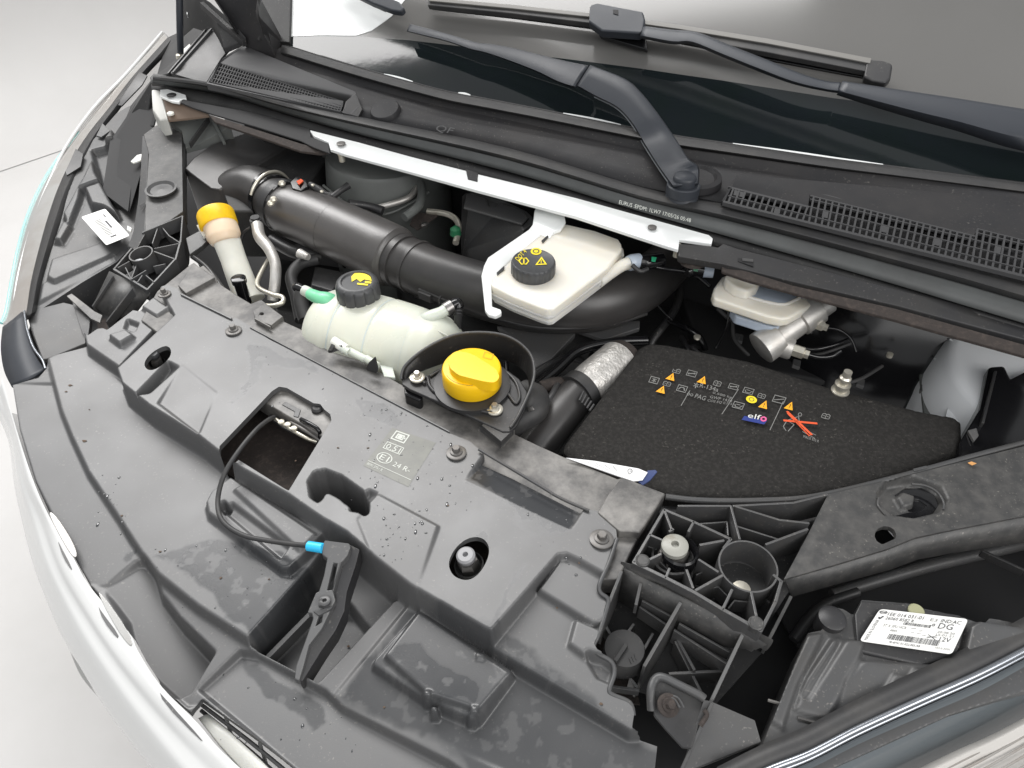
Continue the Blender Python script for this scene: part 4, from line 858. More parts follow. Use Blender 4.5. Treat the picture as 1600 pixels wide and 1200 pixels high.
# soften: pull the border down
me = eco.data
EW = [(p.x, p.y) for p in (PV(q) for q in EO)]
co_ = np.empty(len(me.vertices)*3, np.float32); me.vertices.foreach_get('co', co_); co_ = co_.reshape(-1, 3)
sd = -sdist(EW, co_[:, 0], co_[:, 1]); nn = (fbm(co_[:, 0], co_[:, 1], .06)-.5)
topv = co_[:, 2] > co_[:, 2].max()-.05
co_[:, 2] = np.where(topv, co_[:, 2]-.006*np.clip(1-sd/.007, 0, 1)**2+nn*.002, co_[:, 2])
me.vertices.foreach_set('co', co_.ravel()); me.update()
EH = -21.0
def ef(tl, tr, br_, bl): return frame4(tl, tr, br_, bl, EH, 2.4)
def boxmk(x, y, w, hgt, kind):
    sx, sy = .30, .19      # print grid runs along the cover
    f = ef((x, y), (x+w, y+w*.26), (x+w-hgt*.45, y+w*.26+hgt), (x-hgt*.45, y+hgt)); L_ = boxline(.04, .06, .96, .94, .06, .09)
    if kind == 'tri': marks(f, [[(.55, 0), (1, 1), (0, 1)]], 'orange', ec, 'warning_triangle', 2.6); marks(f, [rect(.5, .35, .56, .7), rect(.5, .76, .56, .84)], 'felt', ec, 'warning_triangle', 2.9); return
    if kind == 'book': marks(f, [stroke(.05,.3,.05,.9,.08), stroke(.95,.3,.95,.9,.08), stroke(.5,.3,.5,.95,.08), stroke(.05,.3,.3,.15,.1), stroke(.3,.15,.5,.3,.1), stroke(.5,.3,.7,.15,.1), stroke(.7,.15,.95,.3,.1), stroke(.05,.9,.5,.95,.1), stroke(.5,.95,.95,.9,.1), stroke(.18,.55,.38,.55,.1), stroke(.62,.55,.82,.55,.1)], 'dimprint', ec, 'book_symbol'); return
    if kind == 'wrench': L_.append(stroke(.25, .6, .75, .4, .14)); L_ += [disc(.25, .6, .09, .14, 8), disc(.75, .4, .09, .14, 8)]
    if kind == 'can': L_ += [stroke(.2,.45,.3,.75,.08), stroke(.3,.75,.65,.75,.08), stroke(.65,.75,.85,.4,.08), stroke(.3,.4,.65,.4,.08)]
    if kind == 'arc': L_ += [stroke(.2,.7,.35,.35,.1), stroke(.35,.35,.65,.35,.1), stroke(.65,.35,.8,.7,.1)]
    if kind == 'fan': L_ += [stroke(.3,.3,.7,.7,.08), stroke(.3,.7,.7,.3,.08), stroke(.5,.2,.5,.8,.06)]
    if kind == 'line': L_.append(stroke(.15, .7, .85, .3, .08))
    marks(f, L_, 'dimprint', ec, 'print_symbol')
for (x, y, w, hg, k) in ((1031,566,14,8,'arc'),(1053,574,12,8,'book'),(1075,577,16,10,'wrench'),(1117,593,12,9,'book'),(1140,598,16,9,'wrench'),(1163,604,17,10,'can'),(1186,613,12,8,'book'),(1210,616,20,12,'line'),
    (1017,587,15,11,'fan'),(1038,594,12,8,'book'),(1060,600,16,11,'arc'),(1147,626,18,11,'can'),(1286,644,13,9,'book'),
    (1044,583,14,11,'tri'),(1093,588,14,11,'tri'),(1029,603,14,11,'tri'),(1189,626,14,12,'tri'),(1229,628,14,12,'tri')): boxmk(x, y, w, hg, k)
f = ef((1166,620),(1183,624),(1181,633),(1164,629)); marks(f, [disc(.5, .5, .5, .6)], 'yprint', ec, 'round_symbol', 2.6); marks(f, ringpts(.5, .5, .25, .32, .2), 'ink', ec, 'round_symbol', 2.9)
f = ef((1086,596),(1124,606),(1120,617),(1082,607)); text_in(f, 'R-134a', .25, .2, 1, .8, 'dimprint', ec, lift=2.6); marks(f, [stroke(.1,.1,.1,.9,.04), stroke(0,.3,.2,.7,.05), stroke(.2,.3,0,.7,.05)], 'dimprint', ec, 'snow_symbol')
f = ef((1072,612),(1104,621),(1100,629),(1068,620)); text_in(f, 'PAG', .5, .1, 1, .9, 'dimprint', ec, lift=2.6); text_in(f, 'oo', .1, .3, .4, .8, 'dimprint', ec, lift=2.6)
for k, (s_, y) in enumerate((('0.500 kg', 614), ('GWP 1430', 620), ('CO2 EQ 0.715', 626))):
    f = ef((1112-k*4+2, y), (1144, y+8-k*1.0), (1142, y+12-k), (1110-k*4+2, y+4)); text_in(f, s_, 0, 0, 1, 1, 'dimprint', ec, lift=2.6)
for (a, b) in (((1154,608),(1128,647)), ((1224,627),(1203,672)), ((1078,610),(1064,634))):
    p0, p1 = P(a[0], a[1], EH+2.4), P(b[0], b[1], EH+2.4); d = (p1-p0).normalized(); sdv = d.cross(Z).normalized()*.0004
    mk('divider_line', [p0-sdv, p0+sdv, p1+sdv, p1-sdv], [(0, 1, 2, 3)], 'dimprint', ec, smooth=False)
f = ef((1162,645),(1200,653),(1196,666),(1158,658)); marks(f, [[(.06,.5),(1,.5),(.92,1),(0,1)]], 'navy', ec, 'logo_base', 2.5); text_in(f, 'elf', .2, .05, .72, .62, 'sticker', ec, lift=2.8)
marks(f, ringpts(.84, .42, .13, .3, .55), 'pink', ec, 'logo_ring', 2.8)
f = ef((1225,640),(1285,656),(1275,690),(1215,674))
marks(f, [stroke(.08,.12,.85,.85,.07), stroke(.06,.55,.9,.3,.08), stroke(.1,.2,.8,.92,.03)], 'red', ec, 'red_cross', 3.0)
marks(f, ringpts(.42, .1, .05, .09, .3)+[stroke(.4,.2,.15,.5,.02), stroke(.15,.5,.1,.8,.02), stroke(.4,.2,.5,.6,.02), stroke(.15,.5,.35,.6,.02), stroke(.35,.6,.25,.95,.02), stroke(.1,.8,.2,.95,.02), stroke(.62,.7,.95,.8,.02), stroke(.6,.8,.95,.95,.02)], 'dimprint', ec, 'person_symbol', 2.6)
f = ef((1255,682),(1279,690),(1278,694),(1254,686)); text_in(f, 'MADE 870 R', 0, 0, 1, 1, 'dimprint', ec, lift=2.6)
fes = thing('felt_edge_seal', 'thin grey rubber seal curving along the front edge of the felt cover', 'seal', (1250,780,-20))
tube('seal_bead', [(1040,776,-8),(1080,781,-8),(1130,783,-8),(1200,782,-7),(1260,778,-6),(1330,764,-5),(1420,741,-3),(1510,716,-1),(1600,692,0),(1700,665,0)], 3.4, 'grey', fes, n=12)
plate('seal_clip', [(1427,732,2),(1448,727,2),(1450,731,2),(1429,736,2)], 2, 'grey', fes, bevel=.5)
bl = thing('booklet', 'white printed leaflet with a dark blue edge tucked beside the felt cover', 'leaflet', (950,735,-20))
bf = [(884,715,-4),(930,720,-4),(998,732,-4),(1012,738,-4),(1004,750,-5),(990,752,-6),(972,746,-8)]
plate('leaflet_page', bf, 1.2, 'paper', bl, bevel=.2)
plate('leaflet_edge', [(1012,735,-5),(1024,734,-5),(1027,737,-5),(1016,750,-7),(1004,758,-8),(997,752,-7),(1006,748,-6)], 2, 'bluepaper', bl, bevel=.3)
f = frame4((898,717),(1000,733),(985,750),(960,742), -3.9, .5); marks(f, [rect(.12,.1,.14,.5), rect(.26,.1,.28,.6), rect(.4,.15,.42,.6), rect(.55,.15,.57,.5)], 'dimprint', bl, 'print_line'); marks(f, ringpts(.86, .35, .05, .25, .3), 'dimprint', bl, 'print_ring')

# ================================================================ silver and black charge hoses
ch = thing('charge_hose', 'black hose with a crinkled silver foil end running beside the felt cover', 'hose', (900,630,-60))
tube('foil_wrap', [(966,566,-46),(948,580,-44),(925,598,-44),(908,612,-46)], [30,29,28,25], 'foilalu', ch, n=40)
tube('foil_end', [(975,560,-48),(966,567,-46)], [27,30], 'rust', ch, n=32)
tube('hose_band', [(912,608,-45),(900,618,-46)], 29, 'rubber', ch, n=40)
tube('rubber_hose', [(905,614,-46),(885,638,-52),(862,668,-60),(836,704,-74),(800,750,-90)], [25,25,25,25,25], 'hose', ch, n=32)
for k in range(5):
    a = -0.6+k*.5; tube('hose_fin', [(912+k*4,612+k*5,-24),(905+k*4,626+k*4,-26)], 1.5, 'rubber', ch, n=6)
h2 = thing('vent_hose', 'short fat rubber hose elbow right of the oil filler tray', 'hose', (825,640,-30))
tube('elbow_hose', [(790,668,-30),(815,655,-22),(836,640,-18),(838,620,-22),(820,610,-30)], [15,15,16,15,14], 'rubber', h2, n=24)
plate('hose_mark', [(824,637,-1),(832,635,-1),(835,640,-1),(826,643,-1)], .4, 'steel', h2, bevel=0)
tube('thin_hose', [(846,640,-40),(862,620,-36),(872,600,-36),(880,592,-40)], 5, 'black', h2, n=12)
tube('rusty_joint', [(846,606,-40),(866,600,-38),(880,600,-40)], 9, 'rust', h2, n=14)

# extra dim wiring and clips in the gaps
xt = thing('wiring_loom', 'dim bundle of black wires and clips running along the shaded back of the bay', 'wiring', (1350,560,-90))
random.seed(21)
for i in range(7):
    x = 1120+i*46; y = 480+(x-1120)*.2
    tube('wire', [(x,y,-60),(x+22,y+24+random.uniform(-8,8),-80),(x+50,y+20,-84),(x+80,y+40+random.uniform(-8,8),-100)], random.uniform(2.5,5), random.choice(('grey','black','rubber')), xt, n=8, sub=4)
for (x, y) in ((1150,520),(1240,560),(1340,590),(1440,600)): plate('wire_clip', [(x,y,-70),(x+12,y+3,-70),(x+10,y+14,-72),(x-2,y+10,-72)], 6, 'grey', xt, bevel=1)
tube('wire', [(1300,930,-100),(1380,905,-96),(1470,880,-96),(1600,850,-96)], 7, 'grey', xt, n=10)
tube('wire', [(1240,1000,-110),(1280,950,-100),(1340,925,-96)], 6, 'black', xt, n=10)
# ================================================================ right bracket beam with its rib lattice
rb_ = thing('lamp_bracket_beam', 'long dusty black bracket beam slanting from the rib lattice to the right edge', 'bracket', (1400,810,-10))
TB = [(1225,905,-6),(1262,836,-4),(1294,772,0),(1400,747,2),(1510,719,3),(1600,697,4),(1750,660,4),(1750,780,0),(1600,806,-2),(1480,829,-3),(1430,840,-4),(1386,858,-5),(1300,884,-6)]
hole1 = [(1383+17*math.cos(a), 837+14*math.sin(a), -4) for a in [math.radians(d) for d in (20,-10,-40,-70,-100,-130,-160,-190,-220,-250)]]+[(1376,852,-4)]
HB = [(1420+52*math.cos(a), 783+27*math.sin(a)+ .25*52*math.cos(a)*.0, 0) for a in np.linspace(0, 2*math.pi, 28)[:-1]]
b0, hzb = heightfield('beam_top', TB, [([(1225,906,-6),(1262,838,-4),(1270,842,-4),(1236,905,-6)], 2), ([(1372,780,-10),(1385,764,-10),(1425,758,-10),(1460,770,-10),(1468,785,-10),(1455,804,-12),(1420,812,-12),(1390,808,-12),(1376,796,-12)], 7),
   ([(1398,790,-22),(1412,776,-22),(1440,780,-22),(1456,795,-24),(1440,806,-24),(1412,806,-24)], 4), ([(1403,776,-5),(1412,768,-5),(1430,774,-5),(1428,788,-5),(1412,790,-5)], 3), ],
   [hole1], 1.5, 'dusty', rb_, [([(1375,790,-10),(1392,768,-10),(1425,760,-10),(1462,778,-10),(1462,800,-10),(1420,812,-12),(1388,806,-12)], 2, .6)], skirt=6, blur=1)
plate('dish_pool', [(1398,773,-9),(1412,765,-9),(1440,762,-9),(1460,773,-9),(1467,790,-9),(1458,802,-9),(1436,810,-10),(1408,811,-11),(1397,806,-11),(1416,801,-10),(1438,798,-10),(1449,790,-9),(1436,781,-9),(1412,779,-9)], 2, 'gloss', rb_, bevel=.8)
tube('dish_rim', [(1424,756,1),(1446,759,1),(1464,769,1),(1474,784,0),(1474,796,0)], 1.3, 'grey', rb_, n=8)
tube('dish_rim', [(1373,778,0),(1372,790,0),(1383,804,-1)], 1.3, 'grey', rb_, n=8)
fr = [(1226,905,-9),(1300,884,-9),(1386,858,-8),(1430,840,-7),(1480,829,-6),(1600,806,-5),(1750,780,-3)]
loft('beam_front', [[PV(q) for q in fr], [P(q[0]+(10 if q[0] < 1250 else 2), q[1]+26+(q[0]-1226)*.034, q[2]-26-(q[0]-1226)*.02) for q in fr]], 'dusty', rb_, world=True, thick=3)
bk_ = [(1294,772,-3),(1400,747,-2),(1510,719,-1),(1600,697,0),(1750,660,0)]
loft('beam_back', [[PV(q) for q in bk_], [PV(q)-Z*.04 for q in bk_]], 'dusty', rb_, world=True, thick=3)
lf = plate('leaf_scrap', [(1512,723,5.5),(1518,721,5.5),(1526,724,5.5),(1519,727,5.5)], .5, 'leaf', None, bevel=0); tag(lf, 'tiny dry orange leaf scrap lying on the dusty bracket beam', 'leaf scrap')

lat = thing('rib_lattice', 'dusty black moulded rib lattice box with a round well and a rubber stop', 'bracket', (1110,880,-20))
plate('lattice_floor', [(978,890,-40),(1030,790,-40),(1240,800,-40),(1300,790,-40),(1300,850,-40),(1235,920,-40),(1190,990,-40)], 3, 'matt', lat, bevel=0)
LH = 2
def lr(pts, wd=2.3, dep=38, m='ribs', name='rib', h=LH):
    for a, b in zip(pts, pts[1:]): rib((*a, h), (*b, h), wd, dep, m, lat, name)
lr([(990,878),(1038,796),(1084,815),(1142,842),(1131,856)], 3)
lr([(990,878),(1040,902),(1085,925),(1130,952),(1189,985)], 3.6)
lr([(1189,985),(1212,940),(1221,908),(1209,898)], 3)
for a in (((1038,796),(1050,828)), ((1084,815),(1076,830)), ((1015,835),(1036,844)), ((1131,844),(1094,851)), ((1033,865),(1010,876)), ((1046,888),(1041,901)), ((1092,874),(1122,893)), ((1073,890),(1083,918)), ((1130,898),(1087,922)), ((1144,921),(1130,950)), ((1174,925),(1184,972)), ((1046,830),(1052,826))):
    lr(a, 2.6)
lr([(1060,790),(1142,790),(1156,842)], 2.4); lr([(1146,790),(1240,785),(1293,772)], 2.4); lr([(1150,791),(1218,812),(1264,817)], 2.4)
lr([(1197,850),(1262,826)], 2.4); lr([(1152,822),(1215,842)], 2, 30, h=-10); lr([(1095,818),(1136,815),(1138,836)], 1.8, 20, h=-12)
lr([(1010,852),(1026,858)], 1.5, 16, h=-14); lr([(1012,878),(1030,876),(1044,890)], 1.6, 20, h=-12); lr([(1050,896),(1070,893),(1080,914)], 1.6, 20, h=-12); lr([(1088,898),(1100,892),(1112,898)], 1.6, 20, h=-12)
lr([(1090,924),(1122,916),(1136,930)], 1.6, 20, h=-12); lr([(1138,950),(1148,938),(1170,940),(1176,968)], 1.6, 20, h=-12)
wc = P(1169,884,LH); wr = S(44.5,1169,884,LH)*1000
wl = lathe('round_well', wc, [(wr*.93, -37), (wr*.97, 0), (wr*1.03, 0), (wr*1.04, -1), (wr*1.02, -36)], 'ribs', lat, n=56, axis=Vector((0,-.04,1)))
lathe('well_floor', wc, [(wr*.94, -38), (wr*.94, -35), (0, -34)], 'matt', lat, n=32); lathe('well_clip', P(1158,921,-30), [(9, 0), (9, 1.5), (4, 2), (0, 2)], 'zinc', lat, n=16)
sk = P(1063,858,LH); sr = S(29,1063,858,LH)*1000
lathe('stop_socket', sk, [(sr*.9, -36), (sr, -8), (sr, -2), (sr*.9, 0), (sr*.82, -2), (sr*.8, -20), (0, -20)], 'gloss', lat, n=40)
for (x, y) in ((1004,876),(1181,974)): lathe('screw_boss', P(x,y,LH), [(7, -6), (7, 1), (6, 1.8), (5, 1), (0, 1)], 'dusty', lat, n=20)
plate('lattice_skirt', [(970,876,-6),(990,882,-2),(1085,929,-2),(1190,990,-2),(1210,1000,-4),(1202,1010,-14),(1090,955,-30),(1000,905,-26),(968,892,-16)], 10, 'dusty', lat, bevel=1)
rib((1236,932,-12), (1203,996,-12), 3, 30, 'dusty', lat)
stop(1055, 850, 10, 21, 'pale grey bonnet stop in the rib lattice beside the round well', Vector((-.05, 0, 1)), mat('pale_rubber_stop', (.3, .3, .27), .42, mottle=(60, (.2, .18, .14), .5, .7)))

lo = thing('lower_carrier', 'dusty black carrier wall with ribs below the lattice box', 'bracket', (1060,980,-60))
cw = [(968,884,-10),(1000,900,-10),(1085,942,-10),(1150,976,-12),(1200,1006,-14)]
loft('carrier_wall', [[PV(q) for q in cw], [P(q[0]-6-k*3, q[1]+(52,50,46,34,8)[k], q[2]-(50,48,44,32,8)[k]) for k, q in enumerate(cw)]], 'dusty', lo, world=True, thick=3)
def lw(a, b, wd, dep, m='ribs'): rib(a, b, wd, dep, m, lo)
lw((971,893,-6),(945,958,-14),3,60); lw((1063,942,-12),(1007,1040,-46),3.4,60); lw((1160,992,-16),(1110,1098,-50),3.4,60); lw((1001,912,-14),(994,944,-20),3,16)
lw((1004,938,-36),(1052,964,-38),2.4,14); lw((1000,948,-44),(1042,976,-46),2.4,20); lw((1062,974,-40),(1140,1018,-44),2.4,14); lw((1054,984,-46),(1138,1038,-50),2.4,24)
lw((1056,1002,-60),(1096,1082,-76),3,24); lw((1046,1052,-66),(1130,1048,-66),3,20); lw((1085,1046,-62),(1060,1000,-58),3,16); lw((945,975,-60),(960,1002,-66),3,20); lw((990,975,-60),(972,1000,-62),3,14); lw((1020,990,-60),(1006,1015,-62),3,20); lw((985,1060,-70),(996,1074,-74),3,20); lw((955,1072,-72),(998,1078,-74),3,10)
plate('carrier_floor', [(930,940,-85),(1010,930,-85),(1190,1020,-85),(1110,1110,-95),(1000,1080,-95)], 3, 'matt', lo, bevel=0)
kn = thing('round_plug', 'round black slotted plug sunk beside the wavy edge of the radiator cover', 'plug', (972,1022,-70))
kc = P(972,1030,-70); kr = S(33,972,1025,-50)*1000
lathe('plug_body', kc, [(kr, 0), (kr, 20), (kr*.94, 23), (0, 23)], 'matt', kn, n=40); rib((978,1007,-43), (962,1031,-43), 4, 5, 'matt', kn, 'plug_slot_bar')
for k in range(3): rib((983+k*4,1028-k*3,-46), (986+k*4,1036-k*3,-46), .8, 1, 'grey', kn, 'raised_mark')
kb = thing('corner_bracket', 'grey black corner bracket with a rusty bolt at the bottom right', 'bracket', (1080,1120,-60))
plate('bracket_web', [(1017,1075,-44),(1024,1064,-42),(1040,1060,-40),(1094,1084,-42),(1100,1110,-44),(1080,1170,-56),(1066,1168,-60),(1040,1140,-58),(1022,1118,-52)], 3, 'black', kb, bevel=1)
tube('bracket_rim', [(1018,1110,-48),(1017,1082,-40),(1022,1064,-38),(1034,1058,-36),(1060,1070,-36),(1092,1086,-36),(1100,1092,-37)], 4, 'grey', kb, n=10)
plate('bracket_flange', [(1100,1092,-37),(1113,1096,-37),(1180,1125,-42),(1190,1160,-52),(1090,1200,-70),(1062,1210,-74)], 4, 'grey', kb, bevel=1)
rib((1112,1100,-35), (1066,1200,-70), 3, 14, 'grey', kb, 'bracket_edge')
tube('rusty_edge', [(1100,1110,-37),(1104,1118,-39),(1094,1134,-44)], 2.2, 'rust', kb, n=8)
hexbolt(kb, 1044, 1102, -40, 18, 'rust', tilt=Vector((.2,-.35,1)))
for k in range(2): tube('bolt_ridge', [(1034+k*4,1088-k*2,-38),(1052+k*6,1092-k*2,-38),(1062+k*6,1106,-40)], 1.3, 'grey', kb, n=6)

# ================================================================ right headlamp
hl_ = thing('headlamp', 'black backed headlamp housing with a large white label at the bottom right corner', 'headlamp', (1400,1080,-60), 'headlamps')
HO = [(1180,1190,-60),(1205,1130,-54),(1240,1040,-46),(1262,990,-42),(1284,986,-42),(1288,962,-40),(1302,950,-39),(1318,954,-39),(1332,964,-40),(1346,938,-36),(1420,942,-34),(1445,950,-34),(1500,960,-33),(1540,972,-32),(1550,962,-31),(1590,968,-30),(1612,984,-31),(1720,930,-28),(1720,1040,-40),(1480,1120,-54),(1240,1230,-66)]
heightfield('housing', HO, [
 ([(1204,1122,-48),(1216,1090,-44),(1262,992,-36),(1284,990,-36),(1246,1066,-42),(1222,1134,-50)], 4),
 ([(1246,1108,-46),(1262,1060,-42),(1304,1000,-36),(1352,1000,-34),(1342,1028,-37),(1322,1058,-41),(1298,1124,-50)], 4),
 ([(1300,1122,-52),(1330,1060,-44),(1350,1034,-40),(1400,1036,-38),(1484,1040,-38),(1530,1050,-42),(1430,1110,-52)], 5),
 ([(1378,1092,-44),(1399,1053,-39),(1424,1057,-38),(1432,1044,-37),(1444,1046,-37),(1448,1056,-38),(1458,1052,-38),(1466,1066,-41)], 2.5),
 ([(1520,976,-25),(1532,970,-25),(1592,978,-25),(1625,992,-28),(1545,1016,-33),(1508,1036,-36)], 5),
 ([(1254,1092,-48),(1312,1000,-40),(1318,1000,-40),(1262,1092,-48)], 3),
], [], 2, 'grey', hl_, [], skirt=60, base=[(1180,1190,-58),(1262,990,-42),(1440,948,-35),(1700,930,-31),(1240,1230,-62)])
plate('housing_block', [(1336,960,-28),(1346,938,-26),(1400,942,-26),(1420,940,-24),(1424,948,-26),(1500,960,-26),(1510,972,-28),(1496,1030,-38),(1440,1040,-42),(1340,1018,-40)], 10, 'black', hl_, bevel=2.5)
lathe('lamp_boss', P(1303,962,-30), [(13, -24), (13, -4), (9, -2), (0, -2)], 'black', hl_, n=28)
lathe('brass_pin', P(1432,954,-26), [(7.5, -4), (7.5, 0), (6.5, 1), (0, 1)], mat('olive_brass', (.3, .3, .18), .5), hl_, n=20)
tube('mould_line', [(1200,1094,-50),(1218,1099,-50)], 1.5, 'beam', hl_, n=6); tube('mould_line', [(1246,1122,-52),(1282,1132,-53)], 1.8, 'beam', hl_, n=6)
f0 = ((1374,952,-24),(1512,968,-24),(1486,1023,-32),(1342,1002,-32))
f = frame4(*f0, None, 1.5)
lb = prism('lamp_label', rounded([f(0,0,1.5), f(1,0,1.5), f(1,1,1.5), f(0,1,1.5)], .004), .5, 'sticker', hl_, bevel=0); 
tx = lambda s, a, b, c, d, m='ink': text_in(f, s, a, b, c, d, m, lb, 'lettering', 1.8)
tx('1EE 014 031-01', .12, .07, .52, .17); tx('26060 8582 R', .12, .2, .44, .29); tx('E3', .6, .1, .68, .18, 'dimprint'); tx('IND:AC', .72, .08, .94, .18); tx('DG', .72, .2, .88, .36); tx('-8', .62, .24, .68, .32)
tx('12V', .8, .58, .92, .7); tx('20.08.20', .74, .42, .93, .48, 'dimprint'); tx('15:01:21', .74, .5, .93, .56, 'dimprint'); tx('70-8741.01.022.003.AB', .3, .88, .64, .94); tx('103.0.2020', .8, .86, .96, .91, 'dimprint'); tx('3T X 3PU HCR', .14, .42, .4, .5, 'dimprint'); tx('4885', .24, .55, .32, .61, 'dimprint')
g_ = lambda u, v, dz=0: f(.06-(v-.5)*.05+0*u, .9-u*.6, dz); text_in(lambda u, v, dz=0: f(.035+v*.035, .95-u*.62, dz), 'MADE IN SLOVENIA', 0, 0, 1, 1, 'ink', lb, 'lettering', 1.8)
bars = []; random.seed(11); u = .26
while u < .82:
    w_ = random.choice((.004, .006, .009)); bars.append([(u, .68), (u+w_, .68), (u+w_, .84), (u, .84)]); u += w_+random.choice((.004, .006, .009))
u = .34
while u < .64:
    w_ = random.choice((.003, .005)); bars.append(rect(u, .3, u+w_, .38)); u += w_+random.choice((.003, .006))
marks(f, bars, 'ink', lb, 'barcode', 1.8)
marks(f, ringpts(.06, .09, .045, .05, .25)+[stroke(.03,.09,.09,.09,.025), stroke(.045,.24,.06,.3,.02), stroke(.06,.3,.085,.2,.02), stroke(.66,.66,.76,.56,.012), stroke(.66,.56,.76,.68,.012), stroke(.66,.62,.77,.62,.01), stroke(.45,.46,.5,.44,.01), stroke(.54,.5,.58,.48,.01), stroke(.47,.56,.5,.55,.01), stroke(.54,.58,.58,.57,.01), stroke(.6,.62,.64,.6,.01)], 'ink', lb, 'emblem', 1.8)
RM = [(1120,1200),(1190,1165),(1255,1138),(1330,1098),(1430,1050),(1520,1008),(1600,965),(1720,900)]
loft('rim_band', [[(x, y, -50+ (x-1200)*.05) for x, y in RM], [(x+6, y+20+(x-1120)*.012, -48+(x-1200)*.05) for x, y in RM], [(x+10, y+34+(x-1120)*.02, -54+(x-1200)*.05) for x, y in RM]], 'rubber', hl_, sub=3, thick=3)
lc = lambda d, h0: [(x+10, y+34+(x-1120)*.02+d, h0+(x-1200)*.05) for x, y in RM]
tube('chrome_strip', lc(2, -52), 3.0, 'chrome', hl_, n=14); tube('chrome_strip', lc(10, -58), 2.0, 'chrome', hl_, n=14); tube('chrome_joint', [(1318+118,1112-26,-46),(1326+122,1106-24,-46)], 3.6, 'chrome', hl_, n=12)
lens = loft('lens', [lc(16, -60), lc(40, -66), lc(75, -80), lc(110, -110), lc(160, -170)], 'lens', hl_, sub=3, thick=2)
loft('inner_trim', [[(1330,1260,-80),(1430,1206,-72),(1500,1172,-64),(1560,1145,-58),(1700,1070,-48)], [(1340,1266,-70),(1440,1212,-62),(1510,1178,-56),(1566,1151,-50),(1700,1080,-42)], [(1400,1330,-120),(1500,1290,-110),(1560,1250,-100),(1620,1210,-90),(1760,1140,-80)]], 'lens2', hl_, sub=4, thick=2)
for k in range(9):
    tube('lens_flute', [(1450+k*16,1214+k*8,-66-k*3),(1520+k*14,1180+k*8,-58-k*3),(1620+k*10,1124+k*9,-50-k*3)], 1.0, 'bezel', hl_, n=6, sub=3)
0 and tube('lens_wire', [(1398,1156,-66),(1412,1172,-70),(1432,1182,-72),(1436,1200,-78)], 5, 'void', hl_, n=8); 0 and tube('lens_wire', [(1574,1076,-48),(1580,1090,-52),(1596,1100,-54)], 6, 'void', hl_, n=8)
br2 = thing('side_cavity', 'black inner wing box behind the bracket beam at the right edge', 'panel', (1560,680,-60))
plate('wing_block', [(1500,690,-18),(1530,640,-10),(1545,572,-2),(1570,570,0),(1580,590,0),(1600,580,0),(1720,560,0),(1720,720,-10),(1500,720,-20)], 80, 'gloss', br2, bevel=4)
plate('wing_lip', [(1512,672,-12),(1526,668,-8),(1530,680,-8),(1522,690,-12)], 4, 'grey', br2, bevel=1); rib((1536,660,-6),(1556,580,2),3,10,'black',br2,'lip_rib')
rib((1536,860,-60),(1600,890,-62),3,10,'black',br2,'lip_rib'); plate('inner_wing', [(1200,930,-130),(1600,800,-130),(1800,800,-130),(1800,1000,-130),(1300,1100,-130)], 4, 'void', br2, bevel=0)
0 and tube('wing_pipe', [(1462,650,-40),(1486,656,-34),(1500,672,-34),(1504,700,-36)], 14, 'matt', br2, n=16)

# ================================================================ left bracket and headlamp
lbk = thing('lamp_bracket_post', 'upright looking dusty black bracket with an oval dish at the left end', 'bracket', (250,330,-20))
plate('bracket_face', [(224,210,30),(243,196,34),(262,190,36),(284,206,36),(286,330,20),(266,344,18),(226,362,14),(226,330,18),(232,240,28)], 24, 'dusty', lbk, bevel=1.5)
plate('bracket_side', [(222,212,26),(233,212,30),(228,318,18),(226,366,12),(212,392,4),(200,384,0),(208,362,4),(216,310,10),(220,260,18)], 14, 'grey', lbk, bevel=1.2)
dc = P(252,296,27); 
lathe('dish', dc, [(S(22,252,296)*1000, -1), (S(23,252,296)*1000, 2.5), (S(20,252,296)*1000, 2.8), (S(16,252,296)*1000, -.5), (S(6,252,296)*1000, 0), (0, 1)], 'grey', lbk, n=40, axis=Vector((0,-.05,1)))
plate('side_slot', [(218,322,20.6),(226,316,20.6),(227,320,20.6),(220,328,20.6)], .4, 'void', lbk, bevel=0)
def l2(a, b, wd=2.4, dep=22, h=(4,4), m='grey'): rib((*a, h[0]), (*b, h[1]), wd, dep, m, lbk)
l2((222,363),(285,337),2.4,22,(14,20)); l2((285,337),(282,378),2.4,40,(20,6)); l2((246,356),(238,380),2,16,(14,8)); l2((251,352),(264,368),2,16,(14,8)); l2((264,368),(281,379),2,16,(8,6)); l2((241,388),(280,380),2,16,(4,6)); l2((239,392),(272,404),2.4,20,(4,0))
l2((205,388),(178,420),3,22,(4,-6)); l2((178,420),(230,452),3.4,22,(-6,-8)); l2((230,452),(273,405),3,30,(-8,0)); l2((196,418),(205,436),1.8,16,(-2,-6)); l2((213,414),(205,435),1.8,16,(-2,-6)); l2((205,436),(228,422),1.8,14,(-5,-4)); l2((184,418),(202,408),1.8,16,(-4,-2)); l2((240,416),(258,412),1.8,14,(-2,-1)); l2((215,440),(222,430),1.8,14,(-6,-4)); l2((228,430),(240,440),1.8,14,(-4,-5)); l2((274,405),(281,379),3,40,(0,6))
plate('lattice_back', [(222,365,-14),(285,340,-10),(275,405,-24),(232,450,-32),(180,420,-30)], 3, 'matt', lbk, bevel=0)
plate('post_flank', [(284,206,30),(290,212,26),(290,400,-20),(262,440,-40),(240,452,-34),(274,408,-6),(284,378,0),(286,330,14)], 8, 'matt', lbk, bevel=1)
lathe('stop_well', P(220,396,6), [(S(18,220,396)*1000, -26), (S(18.5,220,396)*1000, 0), (S(16.5,220,396)*1000, 0), (S(15.5,220,396)*1000, -22), (0, -22)], 'grey', lbk, n=32, axis=Vector((-.1,-.1,1)))
lathe('stop_pin', P(217,408,-6), [(S(7,217,404)*1000, -10), (S(7,217,404)*1000, 0), (2.4, .6), (2, -3), (0, -3)], 'tower', lbk, n=20)
